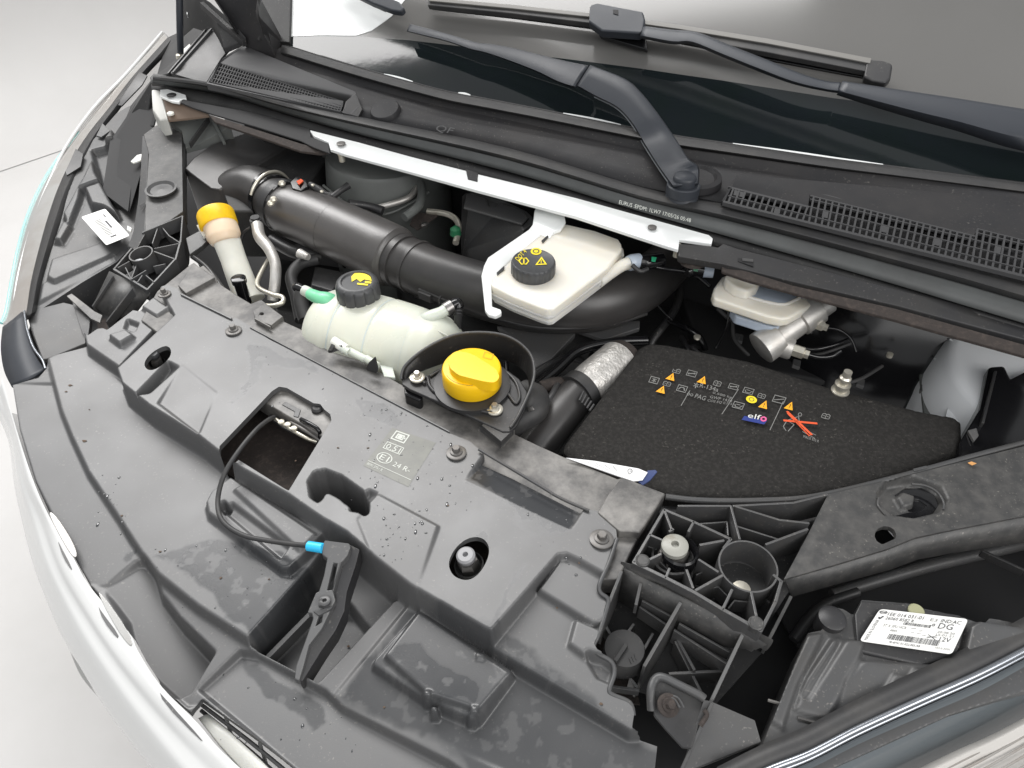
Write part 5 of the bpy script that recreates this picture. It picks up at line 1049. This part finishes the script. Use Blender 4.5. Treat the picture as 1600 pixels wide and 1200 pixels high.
lw2 = thing('carrier_wall_left', 'thin ribbed black carrier below the left bracket lattice', 'bracket', (190,470,-30))
lw2.name = 'carrier_panel'
loft('carrier_panel_skin', [[(172,424,-10),(205,440,-12),(236,458,-14)],[(146,478,-40),(178,500,-44),(215,486,-44)]], 'dusty', lw2, thick=3)
for a, b in (((176,430,-8),(144,478,-36)), ((206,450,-10),(166,502,-38))): rib(a, b, 2.6, 14, 'grey', lw2)
plate('pale_strip', [(104,462,-30),(112,458,-30),(148,486,-32),(160,492,-32),(156,504,-34),(142,498,-34)], 4, 'beam', lw2, bevel=1)

ll = thing('headlamp', 'black backed headlamp housing with a tilted white label at the upper left', 'headlamp', (140,380,-60), 'headlamps')
heightfield('housing', [(50,486,-52),(48,440,-48),(70,390,-40),(90,345,-34),(104,310,-28),(118,270,-18),(144,215,-4),(180,172,8),(200,160,12),(218,190,10),(220,300,-14),(210,378,-30),(184,412,-42),(130,448,-52),(66,484,-54)], [
 ([(60,470,-46),(66,442,-42),(176,398,-38),(182,408,-40),(130,438,-46)], 3),
 ([(72,430,-34),(80,404,-30),(186,370,-30),(188,390,-34),(84,438,-38)], 3),
 ([(98,332,-20),(126,282,-10),(122,306,-14),(106,350,-24)], 3),
 ([(84,372,-27),(98,344,-22),(108,350,-23),(94,374,-28)], 3),
 ([(122,290,-8),(150,232,2),(174,200,9),(178,240,4),(158,278,-5)], 3),
 ([(150,246,-26),(190,234,-20),(208,245,-20),(206,330,-34),(184,334,-36),(160,288,-30)], 5),
 ([(132,292,-4),(156,284,-3),(182,332,-12),(160,320,-10),(142,316,-9)], 3),
], [], 2, 'grey', ll, [], skirt=50, base=[(50,486,-52),(104,310,-28),(180,172,2),(218,200,0),(210,378,-34)])
f = frame4((128,341,-12),(165,328,-10),(204,370,-18),(167,385,-20), None, 2.5)
lb = prism('lamp_label', rounded([f(0,0,2.5), f(1,0,2.5), f(1,1,2.5), f(0,1,2.5)], .003), .5, 'sticker', ll, bevel=0)
marks(f, [rect(.3+.0*k, .25+k*.045, .55, .27+k*.045) for k in range(12)], 'dimprint', lb, 'barcode', 2.8); marks(f, [rect(.62,.35,.7,.6), rect(.75,.15,.8,.25), rect(.35,.82,.6,.86)], 'ink', lb, 'lettering', 2.8)
plate('lamp_vent', [(199,352,-4),(206,356,-4),(204,362,-4),(198,358,-4)], 3, 'milk', ll, bevel=.6); plate('reflector_chip', [(204,252,16),(214,242,18),(222,240,18),(220,250,16),(208,254,16)], 3, 'milk', ll, bevel=.6)
LO = [(262,60,20),(244,80,16),(205,124,2),(172,168,-8),(140,208,-16),(112,252,-24),(92,294,-30),(76,340,-36),(62,390,-42),(50,440,-48),(44,480,-50),(40,500,-50)]
LI = [(276,60,24),(258,86,20),(226,120,10),(190,166,0),(158,212,-10),(132,262,-18),(112,304,-24),(97,350,-30),(80,400,-38),(66,445,-44),(58,482,-48),(56,486,-48)]
loft('black_rim', [[(a, b, h-1) for a, b, h in LO], [((a+c)/2, (b+d)/2, (h+e)/2+4) for (a, b, h), (c, d, e) in zip(LO, LI)], [(a, b, h-6) for a, b, h in LI]], 'black', ll, sub=3, thick=3)
LX = [(256,50,14),(236,74,8),(194,118,-6),(158,160,-18),(122,206,-28),(86,254,-38),(62,294,-46),(42,340,-54),(28,390,-60),(18,440,-66),(10,485,-70),(2,505,-72)]
loft('clear_lens_edge', [[(a, b, h) for a, b, h in LO], [((a+c)/2, (b+d)/2, (h+e)/2+5) for (a, b, h), (c, d, e) in zip(LO, LX)], [(a, b, h) for a, b, h in LX], [(a+6, b+6, h-60) for a, b, h in LX], [(a+30, b+26, h-200) for a, b, h in LX]], 'bezel', ll, sub=3)
LM = [(256,52,13),(236,76,8),(196,122,-4),(150,170,-18),(108,228,-30),(78,290,-42),(58,340,-50),(42,390,-57),(30,440,-63),(24,488,-68)]
tube('white_edge', [(a-3, b-2, h+3) for a, b, h in LM], [2.5,3,3.5,3.5,3,2.5,2,2,2,2], 'bodywhite', ll, n=12)
tube('lens_fringe', [(x, y, h-2) for x, y, h in LX[4:]], 2.5, mat('teal_fringe', (.25, .62, .6), .2), ll, n=8)  # teal tube paints the colour fringing along the lens edge
cn = thing('grille_corner', 'blue black plastic corner piece between the left headlamp and the radiator cover', 'trim', (45,550,-60))
loft('corner_skin', [[(6,512,-66),(3,545,-62),(8,580,-60),(20,606,-56)],[(22,500,-56),(24,540,-54),(34,572,-52),(46,594,-50)],[(36,488,-50),(46,530,-48),(58,560,-47),(71,578,-46)]], 'arm', cn, sub=4, thick=4)
plate('inner_skin', [(42,494,-54),(60,482,-52),(100,472,-50),(116,476,-50),(134,520,-50),(134,536,-50),(76,560,-54),(66,562,-54),(50,520,-54)], 6, 'grey', cn, bevel=1.5)
plate('inner_ledge', [(112,470,-44),(120,468,-44),(142,500,-44),(136,536,-46),(128,520,-46)], 8, 'black', cn, bevel=1.5)
tube('corner_bead', [(38,486,-46),(42,512,-44),(52,542,-43),(66,562,-42),(71,576,-42)], 1.6, 'chrome', cn, n=8)

# ================================================================ cowl, seal and white bar
cow = thing('cowl', 'black plastic cowl panel below the windscreen with two slotted air vents', 'cowl', (900,240,110))
SB = [(240,118),(327,129),(450,160),(570,184),(794,231),(1000,292),(1129,318),(1256,348),(1394,383),(1497,409),(1600,438),(1720,468)]
SF = [(237,131),(344,146),(450,178),(570,212),(794,268),(1000,330),(1129,367),(1256,403),(1394,443),(1497,474),(1600,505),(1720,540)]
WBASE = [(400,58),(440,68),(520,93),(600,117),(700,143),(830,168),(990,200),(1060,213),(1150,226),(1300,248),(1450,267),(1600,286),(1760,305)]
def at_x(line, x):
    for (a, b), (c, d) in zip(line, line[1:]):
        if x <= c: return b+(d-b)*(x-a)/(c-a)
    return line[-1][1]
xs_ = [400,440,500,570,640,700,760,830,900,990,1060,1129,1200,1300,1394,1497,1600,1720]
shift = lambda x: 0
rowsC = []
for fr_, hh in ((0,136),(.10,139),(.16,135),(.30,126),(.34,124),(.7,119),(1.0,112)):
    row = []
    for x in xs_:
        yb = at_x(WBASE, x); xf = x-(0 if x > 700 else 0); yf = at_x(SB, xf)
        row.append((x, yb+(yf-yb)*fr_+ (4 if 0 < fr_ < 1 else 0), hh))
    rowsC.append(row)
loft('cowl_skin', rowsC, 'cell', cow, sub=3, thick=3)
plate('cowl_left', [(330,124,112),(345,92,118),(382,68,124),(440,66,136),(452,100,126),(450,160,112)], 4, 'cell', cow, bevel=1)
# right vent
def yb_(x): return 313+(x-1128)*(430-313)/(1600-1128)
rv = [(1153,273,134),(1250,280,134),(1400,293,134),(1600,313,134),(1720,326,134),(1720,462,128),(1600,432,128),(1400,382,128),(1250,342,128),(1127,314,128)]
def ytop(x): return yb_(x)-(24 if x < 1265 else 43 if x < 1525 else 56)
vh = [(1143,yb_(1143)-23,131),(1263,ytop(1263),131),(1266,ytop(1266),131),(1523,ytop(1523),131),(1527,ytop(1527),132),(1715,ytop(1715),132),(1715,yb_(1715)-3,130),(1400,yb_(1400)-2,130),(1133,yb_(1133),130)]
prism('vent_surround', [P(*q) for q in rv], 7, 'cell', cow, bevel=1, holes=[[P(*q) for q in vh]])
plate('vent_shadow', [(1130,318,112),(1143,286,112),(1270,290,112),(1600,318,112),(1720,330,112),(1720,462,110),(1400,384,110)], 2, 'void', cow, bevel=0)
bm = bmesh.new()
def bar(a, b, wd, dep):
    d = (b-a); 
    if d.length < 1e-5: return
    s_ = Z.cross(d).normalized()*wd/2000; v = [bm.verts.new(p) for p in (a-s_, a+s_, b+s_, b-s_)]; u_ = [bm.verts.new(p.co-Z*dep/1000) for p in v]
    bm.faces.new(v[::-1]); bm.faces.new(u_)
    for i in range(4): bm.faces.new((v[i], v[(i+1) % 4], u_[(i+1) % 4], u_[i]))
x = 1140.0; k = 0
while x < 1712:
    y1 = yb_(x); t_ = ytop(x+4)
    bar(P(x+6, t_+1, 131.5), P(x-2 if x < 1300 else x-3, y1, 130.5), 2.3, 3); x += 9.5+ (x-1140)*.003; k += 1
for j, (x0, n) in enumerate(((1138,0),(1138,0),(1266,0),(1270,0),(1527,0))):
    off = 12.2*(j+1)
    if off > 56: break
    pts = [(x_, yb_(x_)-off+ (2 if j == 0 else 0)) for x_ in (x0, (x0+1712)/2, 1712)]
    for p_, q_ in zip(pts, pts[1:]): bar(P(*p_, 131.3), P(*q_, 131.3), 2.0, 3)
for (x_, j) in ((1152,1),(1160,1),(1290,1),(1383,1),(1465,1),(1215,0),(1560,2)):
    y_ = yb_(x_)-12.2*j-6; bm.faces.new([bm.verts.new(P(x_+a, y_+b, 131)) for a, b in ((-4,-6),(5,-4),(3,6),(-6,4))])
for x0, x1 in ((1130, 1330), (1330, 1530), (1530, 1712)): bar(P(x0, yb_(x0)+1, 131.6), P(x1, yb_(x1)+1, 131.6), 5, 5)
for x0, x1 in ((1143, 1264), (1266, 1524), (1527, 1712)): bar(P(x0, ytop(x0)+1, 131.6), P(x1, ytop(x1-1)+1, 131.6), 3, 5)
bmesh.ops.recalc_face_normals(bm, faces=bm.faces[:])
me = bpy.data.meshes.new('vent_grid'); bm.to_mesh(me); bm.free(); o = fin('vent_grid', me, 'grid', cow, smooth=False); o['kind'] = 'stuff'
# left vent
LVP = [(322,130,124),(342,97,136),(348,90,138),(382,71,140),(556,143,132),(562,166,124),(550,178,120),(530,174,120)]
f = frame4((344,98,132),(540,160,126),(534,176,120),(328,130,122), None, 1)
prism('vent_surround', [PV(q) for q in LVP], 12, 'grid', cow, bevel=1.5, holes=[[f(.01,.04,2), f(.99,.04,2), f(.99,.96,2), f(.01,.96,2)]])
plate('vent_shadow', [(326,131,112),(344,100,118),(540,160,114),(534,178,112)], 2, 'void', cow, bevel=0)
bm = bmesh.new()
for k in range(46): u = (k+.5)/46; bar(f(u, .03, 1), f(u, .97, 1), 1.0, 4)
for k in range(6): v_ = .04+k*.92/5; bar(f(.01, v_, 1.2), f(.99, v_, 1.2), 2.2, 4)
bmesh.ops.recalc_face_normals(bm, faces=bm.faces[:])
me = bpy.data.meshes.new('vent_grid'); bm.to_mesh(me); bm.free(); o = fin('vent_grid', me, 'grid', cow, smooth=False); o['kind'] = 'stuff'
plate('vent_end', [(535,176,121),(540,158,128),(556,145,134),(566,170,122),(560,182,118)], 4, 'black', cow, bevel=1)
kc = P(603,176,118); kr = S(23,603,174,122)*1000
lathe('round_cap', kc, [(kr*1.1, -8), (kr*1.08, 0), (kr, 7), (kr*.95, 8), (0, 8.5)], 'cell', cow, n=40, axis=Vector((-.15,-.25,1)))
f = frame4((678,190),(722,200),(712,214),(668,206), 122, 6); text_in(f, 'QF', .2, .2, .8, .9, 'grid', cow)
lathe('spindle_collar', P(1085,280,124), [(S(34,1085,280)*1000, -4), (S(33,1085,280)*1000, 5), (S(27,1085,280)*1000, 7), (S(24,1085,280)*1000, 3), (0, 3)], 'cell', cow, n=48)
loft('screen_trim', [[(x, at_x(WBASE, x)+q_, 139+k_) for x in xs_[1:]] for q_, k_ in ((2, 3), (6, 5), (13, 4), (16, 0))], 'rubber', cow, sub=3, thick=2)
tube('screen_trim_bead', [(x, at_x(WBASE, x)+1, 141) for x in xs_], 1.6, 'matt', cow, n=6)

sl = thing('bonnet_seal', 'long grey rubber bonnet seal with small printed code along the cowl front', 'seal', (900,290,100))
def mixl(t, h): return [(a+(c-a)*t, b+(d-b)*t, h) for (a, b), (c, d) in zip(SB, SF)]
loft('seal_bulb', [mixl(0, 108), mixl(.06, 116), mixl(.2, 122), mixl(.36, 120), mixl(.48, 113), mixl(.5, 110)], 'rubber', sl, sub=4, thick=2)
loft('seal_face', [mixl(.5, 111), mixl(.55, 112), mixl(.8, 106), mixl(1.0, 100)], 'sealface', sl, sub=4, thick=2)
f = frame4((968,313,112.5),(1080,342,112.5),(1079,348,110.5),(967,319,110.5), None, 1); text_in(f, 'EURUS :EPDM: 1LW7 17/05/26 05:48', 0, 0, 1, 1, 'pale', sl)
plate('seal_end', [(234,120,112),(240,114,114),(262,118,114),(256,130,106),(236,130,106)], 6, 'rubber', sl, bevel=2)

wb = thing('lock_carrier_bar', 'white painted steel bar with two screws along the back of the bay', 'bar', (800,290,90))
def PS(a, n=9): return [(x_+2.4*math.cos(2*math.pi*k/n)*1.4, y_+3.4*math.sin(2*math.pi*k/n), a) for k in range(n)]
plate('bar_plate', [(484,203,96),(492,205,96),(560,222,96),(640,244,96),(729,267,96),(731,277,95),(745,281,95),(747,272,96),(900,309,96),(1108,367,96),(1114,372,96),(1112,381,94),(1062,374,94),(1060,390,92),(1040,384,92),(900,338,92),(745,297,92),(640,268,92),(540,241,92),(516,233,92),(513,222,94),(490,212,95)], 5, 'white', wb, bevel=1)
plate('bar_plate', [(250,140,96),(262,139,96),(290,148,96),(291,153,95),(282,156,94),(280,160,93),(268,158,92),(250,150,94)], 4, 'white', wb, bevel=.8)
for (x_, y_) in ((533,225),(1019,356),(268,149)): lathe('screw', P(x_, y_, 96), [(S(6,x_,y_)*1000, 0), (S(6,x_,y_)*1000, 1.5), (S(4,x_,y_)*1000, 2.4), (0, 1.6)], 'dullsteel' if x_ > 300 else 'matt', wb, n=14)
plate('black_notch', [(728,264,97),(747,270,97),(746,283,96),(731,279,96)], 4, 'matt', wb, bevel=.8)
for (x_, y_) in ((1058,394),(534,246)): lathe('stud', P(x_, y_, 80), [(2, -8), (5, -6), (5, 4), (6, 5), (6, 10), (0, 10)], 'zinc', wb, n=12)

cb_ = thing('cowl_rail', 'black plastic rail and brown felt edge hanging under the seal', 'rail', (1350,460,90))
plate('rail_right', [(1059,380,93),(1112,384,93),(1122,386,94),(1130,380,96),(1156,389,96),(1200,400,96),(1400,452,96),(1600,500,96),(1760,545,96),(1760,580,88),(1600,530,88),(1400,477,86),(1240,440,86),(1130,412,86),(1118,410,86),(1060,400,86)], 10, 'black', cb_, bevel=1.5)
plate('rail_slot', [(1153,398,92),(1177,402,92),(1177,416,90),(1153,408,90)], 1, 'void', cb_, bevel=0); plate('rail_slot_step', [(1160,403,92.6),(1177,405,92.6),(1177,409,92),(1160,407,92)], 1, 'grey', cb_, bevel=0)
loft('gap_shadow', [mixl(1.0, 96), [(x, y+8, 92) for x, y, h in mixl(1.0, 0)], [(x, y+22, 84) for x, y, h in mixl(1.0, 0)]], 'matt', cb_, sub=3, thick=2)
plate('felt_edge', [(1127,410,84),(1155,414,84),(1162,422,84),(1240,446,84),(1400,482,84),(1600,538,84),(1760,585,84),(1760,605,78),(1600,556,78),(1400,500,78),(1240,458,78),(1168,438,78),(1128,424,78)], 4, 'rust', cb_, bevel=1)
tube('metal_lip', [(1127,411,83),(1154,416,82),(1163,427,80),(1180,436,79),(1240,455,78),(1400,497,78),(1600,553,78),(1760,602,78)], 1.5, mat('brown_lip', (.25, .19, .15), .45, .5), cb_, n=8)
plate('rail_left', [(284,154,94),(300,158,94),(400,176,94),(484,200,94),(486,214,92),(514,224,92),(516,240,88),(490,230,88),(470,220,86),(400,198,86),(330,178,86),(300,168,88),(282,160,92)], 3, 'void', cb_, bevel=1.5)
plate('felt_edge', [(325,178,84),(400,202,84),(470,224,84),(500,232,84),(512,238,82),(500,240,80),(470,236,80),(400,212,80),(335,190,80)], 4, 'rust', cb_, bevel=1)
lathe('side_bulge', P(1082,408,70), [(18, 0), (16, 6), (8, 9), (0, 9)], 'rust', cb_, n=20)

ip = thing('wing_bulkhead', 'pale primer painted inner wing panel under the left end of the cowl', 'panel', (290,190,40))
plate('painted_end', [(236,140,92),(250,136,94),(254,152,88),(262,186,70),(250,188,66),(238,172,76)], 30, mat('pale_panel_paint', (.5, .5, .47), .4), ip, bevel=3)
plate('brown_sheet', [(254,154,86),(300,164,86),(330,180,80),(300,184,70),(262,188,66)], 4, mat('brown_primer', (.16, .115, .085), .55), ip, bevel=1)
plate('painted_panel', [(262,188,50),(322,176,56),(360,196,50),(365,214,30),(310,226,20),(288,232,20),(284,204,40)], 10, 'towerdark', ip, bevel=2)
lathe('white_plug', P(267,179,74), [(6, 0), (6, 3), (3, 5), (0, 5)], 'milk', ip, n=14); rib((325,182,64), (296,222,34), 4, 10, 'matt', ip, 'panel_strap'); rib((332,186,58),(350,222,30),5,5,'towerdark',ip,'panel_ridge')

# ================================================================ left rear corner: wing, stay, pillar
wg = thing('wing_trim', 'black plastic wing liner rising to the bonnet hinge at the top left', 'trim', (330,60,60))
plate('liner_plate', [(262,58,20),(300,40,60),(338,48,90),(330,52,96),(266,114,100),(240,120,90),(232,170,40),(240,195,20),(190,200,-4),(160,230,-20),(200,170,-6),(244,120,10)], 20, 'matt', wg, bevel=2)
plate('liner_flap', [(266,114,112),(328,43,150),(336,48,150),(344,60,146),(358,76,136),(345,92,126),(322,130,114)], 5, 'black', wg, bevel=1)
rib((270,112,116), (330,44,154), 3, 8, 'grey', wg, 'flap_rib'); rib((262,114,112), (320,46,146), 3, 10, 'black', wg, 'flap_rib')
plate('hinge_cover', [(280,-30,200),(310,-10,200),(330,4,196),(360,30,180),(384,58,160),(372,66,150),(350,76,140),(332,46,150),(300,36,150),(284,50,120)], 10, 'matt', wg, bevel=2)
rib((316,4,200), (380,62,156), 8, 10, 'black', wg, 'hinge_rib'); plate('trim_panel', [(324,-20,230),(400,-20,240),(404,20,210),(410,50,176),(446,66,140),(430,88,134),(384,70,144),(356,28,190)], 6, 'cell', wg, bevel=1.5)
tube('trim_bead', [(408,-20,236),(403,20,206),(410,44,180),(405,62,160)], 3, 'rubber', wg, n=8)
for (x_, y_) in ((190,162),(215,112),(120,246)): pass
plate('liner_tab', [(205,130,16),(218,112,22),(230,118,22),(222,132,14),(190,165,2),(182,164,0)], 3, 'black', wg, bevel=.8); plate('liner_tab', [(102,268,-14),(118,232,-6),(130,240,-6),(126,260,-12),(104,274,-16)], 3, 'black', wg, bevel=.8); plate('liner_tab', [(150,212,-2),(160,192,4),(172,204,2),(158,214,-2)], 3, 'grey', wg, bevel=.8)
plate('wing_gap', [(240,120,60),(262,112,80),(240,196,30),(216,200,10),(200,330,-10),(160,300,-14),(172,220,0)], 4, 'void', wg, bevel=0)
st = thing('bonnet_stay', 'grey metal bonnet gas strut standing at the top left', 'gas strut', (281,88,90))
tube('strut_tube', [(282,88,92),(281,40,150),(280,-30,220)], 6, 'arm', st, n=16)
lathe('strut_ball', P(282,90,92), [(7, -6), (8, 0), (7, 6), (0, 8)], 'zinc', st, n=14); plate('mount_plate', [(276,86,84),(296,68,90),(300,74,90),(284,92,84)], 4, 'milk', st, bevel=1)
plate('white_hinge', [(290,-10,180),(304,6,170),(316,20,160),(310,22,158),(296,12,164),(292,24,158),(290,10,164)], 5, 'white', st, bevel=1)

# windscreen plane
wa, wbp = P(520,93,136), P(1600,286,136); wu = (wbp-wa).normalized(); wh = Vector((-wu.y, wu.x, 0)); wh = wh if wh.y > 0 else -wh
wv_ = (wh*math.cos(R(30))+Z*math.sin(R(30))).normalized(); wn = wu.cross(wv_); wn = wn if wn.z > 0 else -wn
def W(x, y, off=0): return onplane(x, y, wa+wn*off/1000, wn)
ws = thing('windscreen', 'sloping glass windscreen with a glossy black lower border under the wipers', 'windscreen', W(1000,120))
gl = [W(x, y, -2) for x, y in ((408,60),(452,-260),(1100,-260),(1900,-200),(2300,200),(1760,305),(1600,286),(1300,248),(1060,213),(830,168),(600,117),(440,68))]
prism('glass', gl, 5, 'glass', ws, bevel=0, down=wn*-1)
FR = [(452,58),(500,56),(560,57),(640,63),(700,70),(800,82),(900,94),(1000,107),(1060,116),(1130,126),(1200,137),(1300,153),(1450,172),(1600,190),(1800,215),(2100,260)]
frp = [W(x, y, -1.2) for x, y in FR]+[W(x, y, -1.2) for x, y in ((2000,340),(1760,305),(1600,286),(1450,267),(1300,248),(1150,226),(1060,213),(990,200),(830,168),(700,143),(600,117),(520,93),(452,72))]
prism('black_border', frp, .6, 'frit', ws, bevel=0, down=wn*-1)
pl = thing('screen_pillar', 'black windscreen pillar trim at the top left with a painted white reflection beside it', 'pillar', W(430,20))
prism('pillar_trim', [W(x, y, 6) for x, y in ((404,62),(396,-60),(456,-60),(454,0),(452,66))], 30, 'matt', pl, bevel=1, down=-wn)
prism('pale_reflection', [W(x, y, -1) for x, y in ((453,57),(454,-60),(660,-60),(640,-10),(612,25),(580,48),(556,55.5),(500,55))], 1, 'white', pl, bevel=0, down=-wn)  # white plate stands in for a bright reflection on the glass
for a, b in (((600,119),(645,129)), ((716,149),(735,153)), ((880,181),(970,197)), ((1145,227),(1380,262))):
    n_ = 6; pts = [(a[0]+(b[0]-a[0])*k/n_, at_x(WBASE, a[0]+(b[0]-a[0])*k/n_)) for k in range(n_+1)]
    mk('pale_gap_strip', [P(x, y-2-1.5*math.sin(math.pi*k/n_), 141.5) for k, (x, y) in enumerate(pts)]+[P(x, y+1.5, 141.5) for x, y in pts], [(k, k+1, k+n_+2, k+n_+1) for k in range(n_)], 'white', ws, smooth=False)

# ================================================================ wipers
def arm_part(name, left, right, off, th, m, par, bev=2.5):
    pts = [W(x, y, o) if o is not None else P(x, y, 150) for (x, y, o) in left+right[::-1]]
    return prism(name, pts, th, m, par, bevel=bev)
w1 = thing('windscreen_wiper', 'nearer wiper with a curved slate grey arm and round pivot cap on the cowl', 'wiper', (1072,280,140), 'windscreen wipers')
lft = [(1052,291,30),(1043,280,32),(1024,252,38),(1007,225,42),(989,194,44),(965,168,44),(930,150,42),(902,134,40)]
rgt = [(1090,287,30),(1090,262,32),(1074,248,36),(1052,214,42),(1028,180,46),(1001,146,48),(975,124,48),(922,103,44)]
rows = []
HW = lambda x, y, o: (W(x, y, o).z-1)*1000
H3 = HW(1003, 225, 42)
WZ = lambda i, x, y, o, t=0: P(x, y, 144+(HW(1003+29*t, 225-45*t, 52)-144)*(i/3)**.8+(o-30)) if i < 3 else W(x, y, o)
for t in (0, .04, .5, .96, 1):
    rows.append([WZ(i, a+(c-a)*t, b+(d-b)*t, (30 if i < 3 else 52)+(-5 if t in (0, 1) else 1 if t == .5 else 0), t) for i, ((a, b, o), (c, d, p)) in enumerate(zip(lft, rgt))])
loft('arm_head', rows, 'arm', w1, sub=5, thick=3, world=True)
tube('arm_edge', [WZ(i, a-1, b+1, (30 if i < 3 else 52)-6) for i, (a, b, o) in enumerate(lft[:-1])], 1.6, mat('pale_arm_edge', (.16, .17, .18), .35), w1, world=True, n=6)  # paler line along the left edge of the arm
lft = [(899,137,46),(872,128,38),(840,112,36),(800,96,34),(760,82,32),(735,76,31),(700,64,30),(660,54,28),(636,48,27)]
rgt = [(919,104,48),(880,96,40),(840,86,38),(800,76,36),(765,70,34),(745,68,33),(705,56,31),(665,45,29),(641,39,28)]
rows = [[W(a+(c-a)*t, b+(d-b)*t, (o+p)/2+(-9 if t in (0, 1) else 1)) for (a, b, o), (c, d, p) in zip(lft, rgt)] for t in (0, .06, .94, 1)]
loft('arm_shank', rows, 'arm', w1, sub=4, thick=3, world=True)
CT = P(1071,273,152)
lathe('arm_end', CT-Z*.022, [(S(27,1070,280,160)*1000, -4), (S(27,1070,280,160)*1000, 8), (S(25,1070,280,160)*1000, 9.5), (0, 9.5)], 'arm', w1, n=40)
cc = CT-Z*.046; rw = S(20.5,1069,272,165)*1000
lathe('pivot_boss', cc, [(rw*1.3, 14), (rw*1.28, 16), (rw*1.1, 20), (0, 20)], 'arm', w1, n=40); lathe('pivot_cap', cc, [(rw*.9, 30), (rw*.92, 41), (rw*.86, 44), (rw*.74, 45.5), (0, 46)], 'arm', w1, n=40)
w2 = thing('windscreen_wiper', 'farther wiper reaching in from the right edge, holding a long rubber blade', 'wiper', W(1400,180), 'windscreen wipers')
lft = [(1760,262,44),(1600,236,42),(1500,205,40),(1440,188,38),(1370,167,36),(1308,147,34)]
rgt = [(1760,196,46),(1600,172,44),(1500,156,42),(1440,147,40),(1380,138,38),(1316,128,36)]
rows = [[W(a+(c-a)*t, b+(d-b)*t, (o+p)/2+(-12 if t == 0 else -3 if t == 1 else 1)) for (a, b, o), (c, d, p) in zip(lft, rgt)] for t in (0, .3, .4, .9, 1)]
loft('arm_channel', rows, 'arm', w2, sub=4, thick=3, world=True)
lft = [(1312,144,34),(1290,141,34),(1240,130,36),(1190,112,38),(1130,88,40),(1080,68,40),(1050,68,40),(1000,58,40)]
rgt = [(1314,130,35),(1290,128,35),(1250,116,37),(1196,94,39),(1140,72,41),(1090,52,41),(1052,48,41),(1005,42,41)]
rows = [[W(a+(c-a)*t, b+(d-b)*t, (o+p)/2+(-5 if t in (0, 1) else 1)) for (a, b, o), (c, d, p) in zip(lft, rgt)] for t in (0, .2, .8, 1)]
loft('arm_rod', rows, 'arm', w2, sub=4, thick=3, world=True)
wbld = w2
def strip(name, top, bot, off, m, th=6, bev=1.5): return prism(name, [W(x, y, off) for x, y in top+bot[::-1]], th, m, wbld, bevel=bev, down=-wn)
strip('blade_spoiler', [(668,-2),(800,10),(930,24),(1060,41),(1200,63),(1310,84),(1362,94)], [(668,8),(800,21),(930,37),(1060,57),(1200,82),(1300,101),(1356,112)], 22, 'rubber', 10)
strip('blade_top', [(672,-4),(800,7),(930,21),(1060,38),(1200,60),(1310,81),(1362,91)], [(670,1),(800,13),(930,27),(1060,45),(1200,68),(1310,89),(1360,99)], 25, mat('grey_blade_strip', (.16, .155, .145), .5), 3, .8)
strip('blade_lip', [(672,10),(800,22),(930,38),(1060,58),(1200,84),(1300,103),(1352,114)], [(674,13),(800,27),(930,44),(1060,66),(1200,93),(1300,112),(1350,121)], 8, 'gloss', 4, .6)
strip('blade_end_cap', [(1355,92),(1380,94),(1394,99),(1395,104)], [(1350,120),(1362,127),(1384,130),(1392,122)], 24, 'black', 14, 3)
strip('blade_holder', [(922,8),(932,4),(1005,18),(1008,30)], [(920,34),(940,48),(1000,52),(1006,44)], 40, 'arm', 16, 4); strip('holder_slot', [(958,15),(966,15)], [(958,21),(966,23)], 41, 'void', 1, .3)
strip('holder_skirt', [(930,40),(1010,54)], [(938,56),(1012,78)], 14, 'gloss', 8, 2)
wb2 = w1
prism('blade_tip', [W(x, y, 26) for x, y in ((560,-20),(600,-8),(624,2),(632,12),(626,18),(612,16),(580,4),(556,-8))], 12, 'arm', wb2, bevel=3, down=-wn)
prism('blade_rubber', [W(x, y, 20) for x, y in ((540,-30),(575,-6),(604,10),(600,14),(570,0),(530,-26))], 8, 'gloss', wb2, bevel=1, down=-wn)

# ================================================================ unseen bonnet slab above the frame, sized and lined dark to block lamp light
bn_ = thing('bonnet', 'unseen raised bonnet, a low slab with a dark liner added to shade the cowl and windscreen edge', 'bonnet', Vector((.12, 1.25, 1.5)))
u_ = Vector((.84, -.54, 0)).normalized(); v_ = Vector((-.54, -.84, 0)).normalized()
rows = []
for k, (dz, f_) in enumerate(((0, 0), (.03, .01), (.12, .03), (.24, .06), (.28, .09))):
    rows.append([Vector((.12, 1.25, 1.5+dz))+u_*s_+v_*(f_+.10*(1-abs(s_))*0) for s_ in (-.85, -.5, 0, .5, .85)])
loft('unseen_bonnet_skin', rows, 'bodywhite', bn_, sub=4, thick=12, world=True)
loft('bonnet_shade_liner', [[p+v_*.012 for p in r] for r in rows[1:-1]], 'felt', bn_, sub=4, thick=6, world=True)

wn_ = thing('front_wing', 'white painted front wing panel along the right side, just beyond the headlamp', 'wing', Vector((.95, .6, .9)))
wp = [P(1800,440,90), P(1830,560,60), P(1850,700,30), P(1830,860,0), P(1790,960,-30)]
loft('wing_skin', [wp, [p+Vector((.03, 0, -.01)) for p in wp], [p+Vector((.05, 0, -.06)) for p in wp], [p+Vector((.08, 0, -.5)) for p in wp]], 'bodywhite', wn_, sub=4, thick=3, world=True)
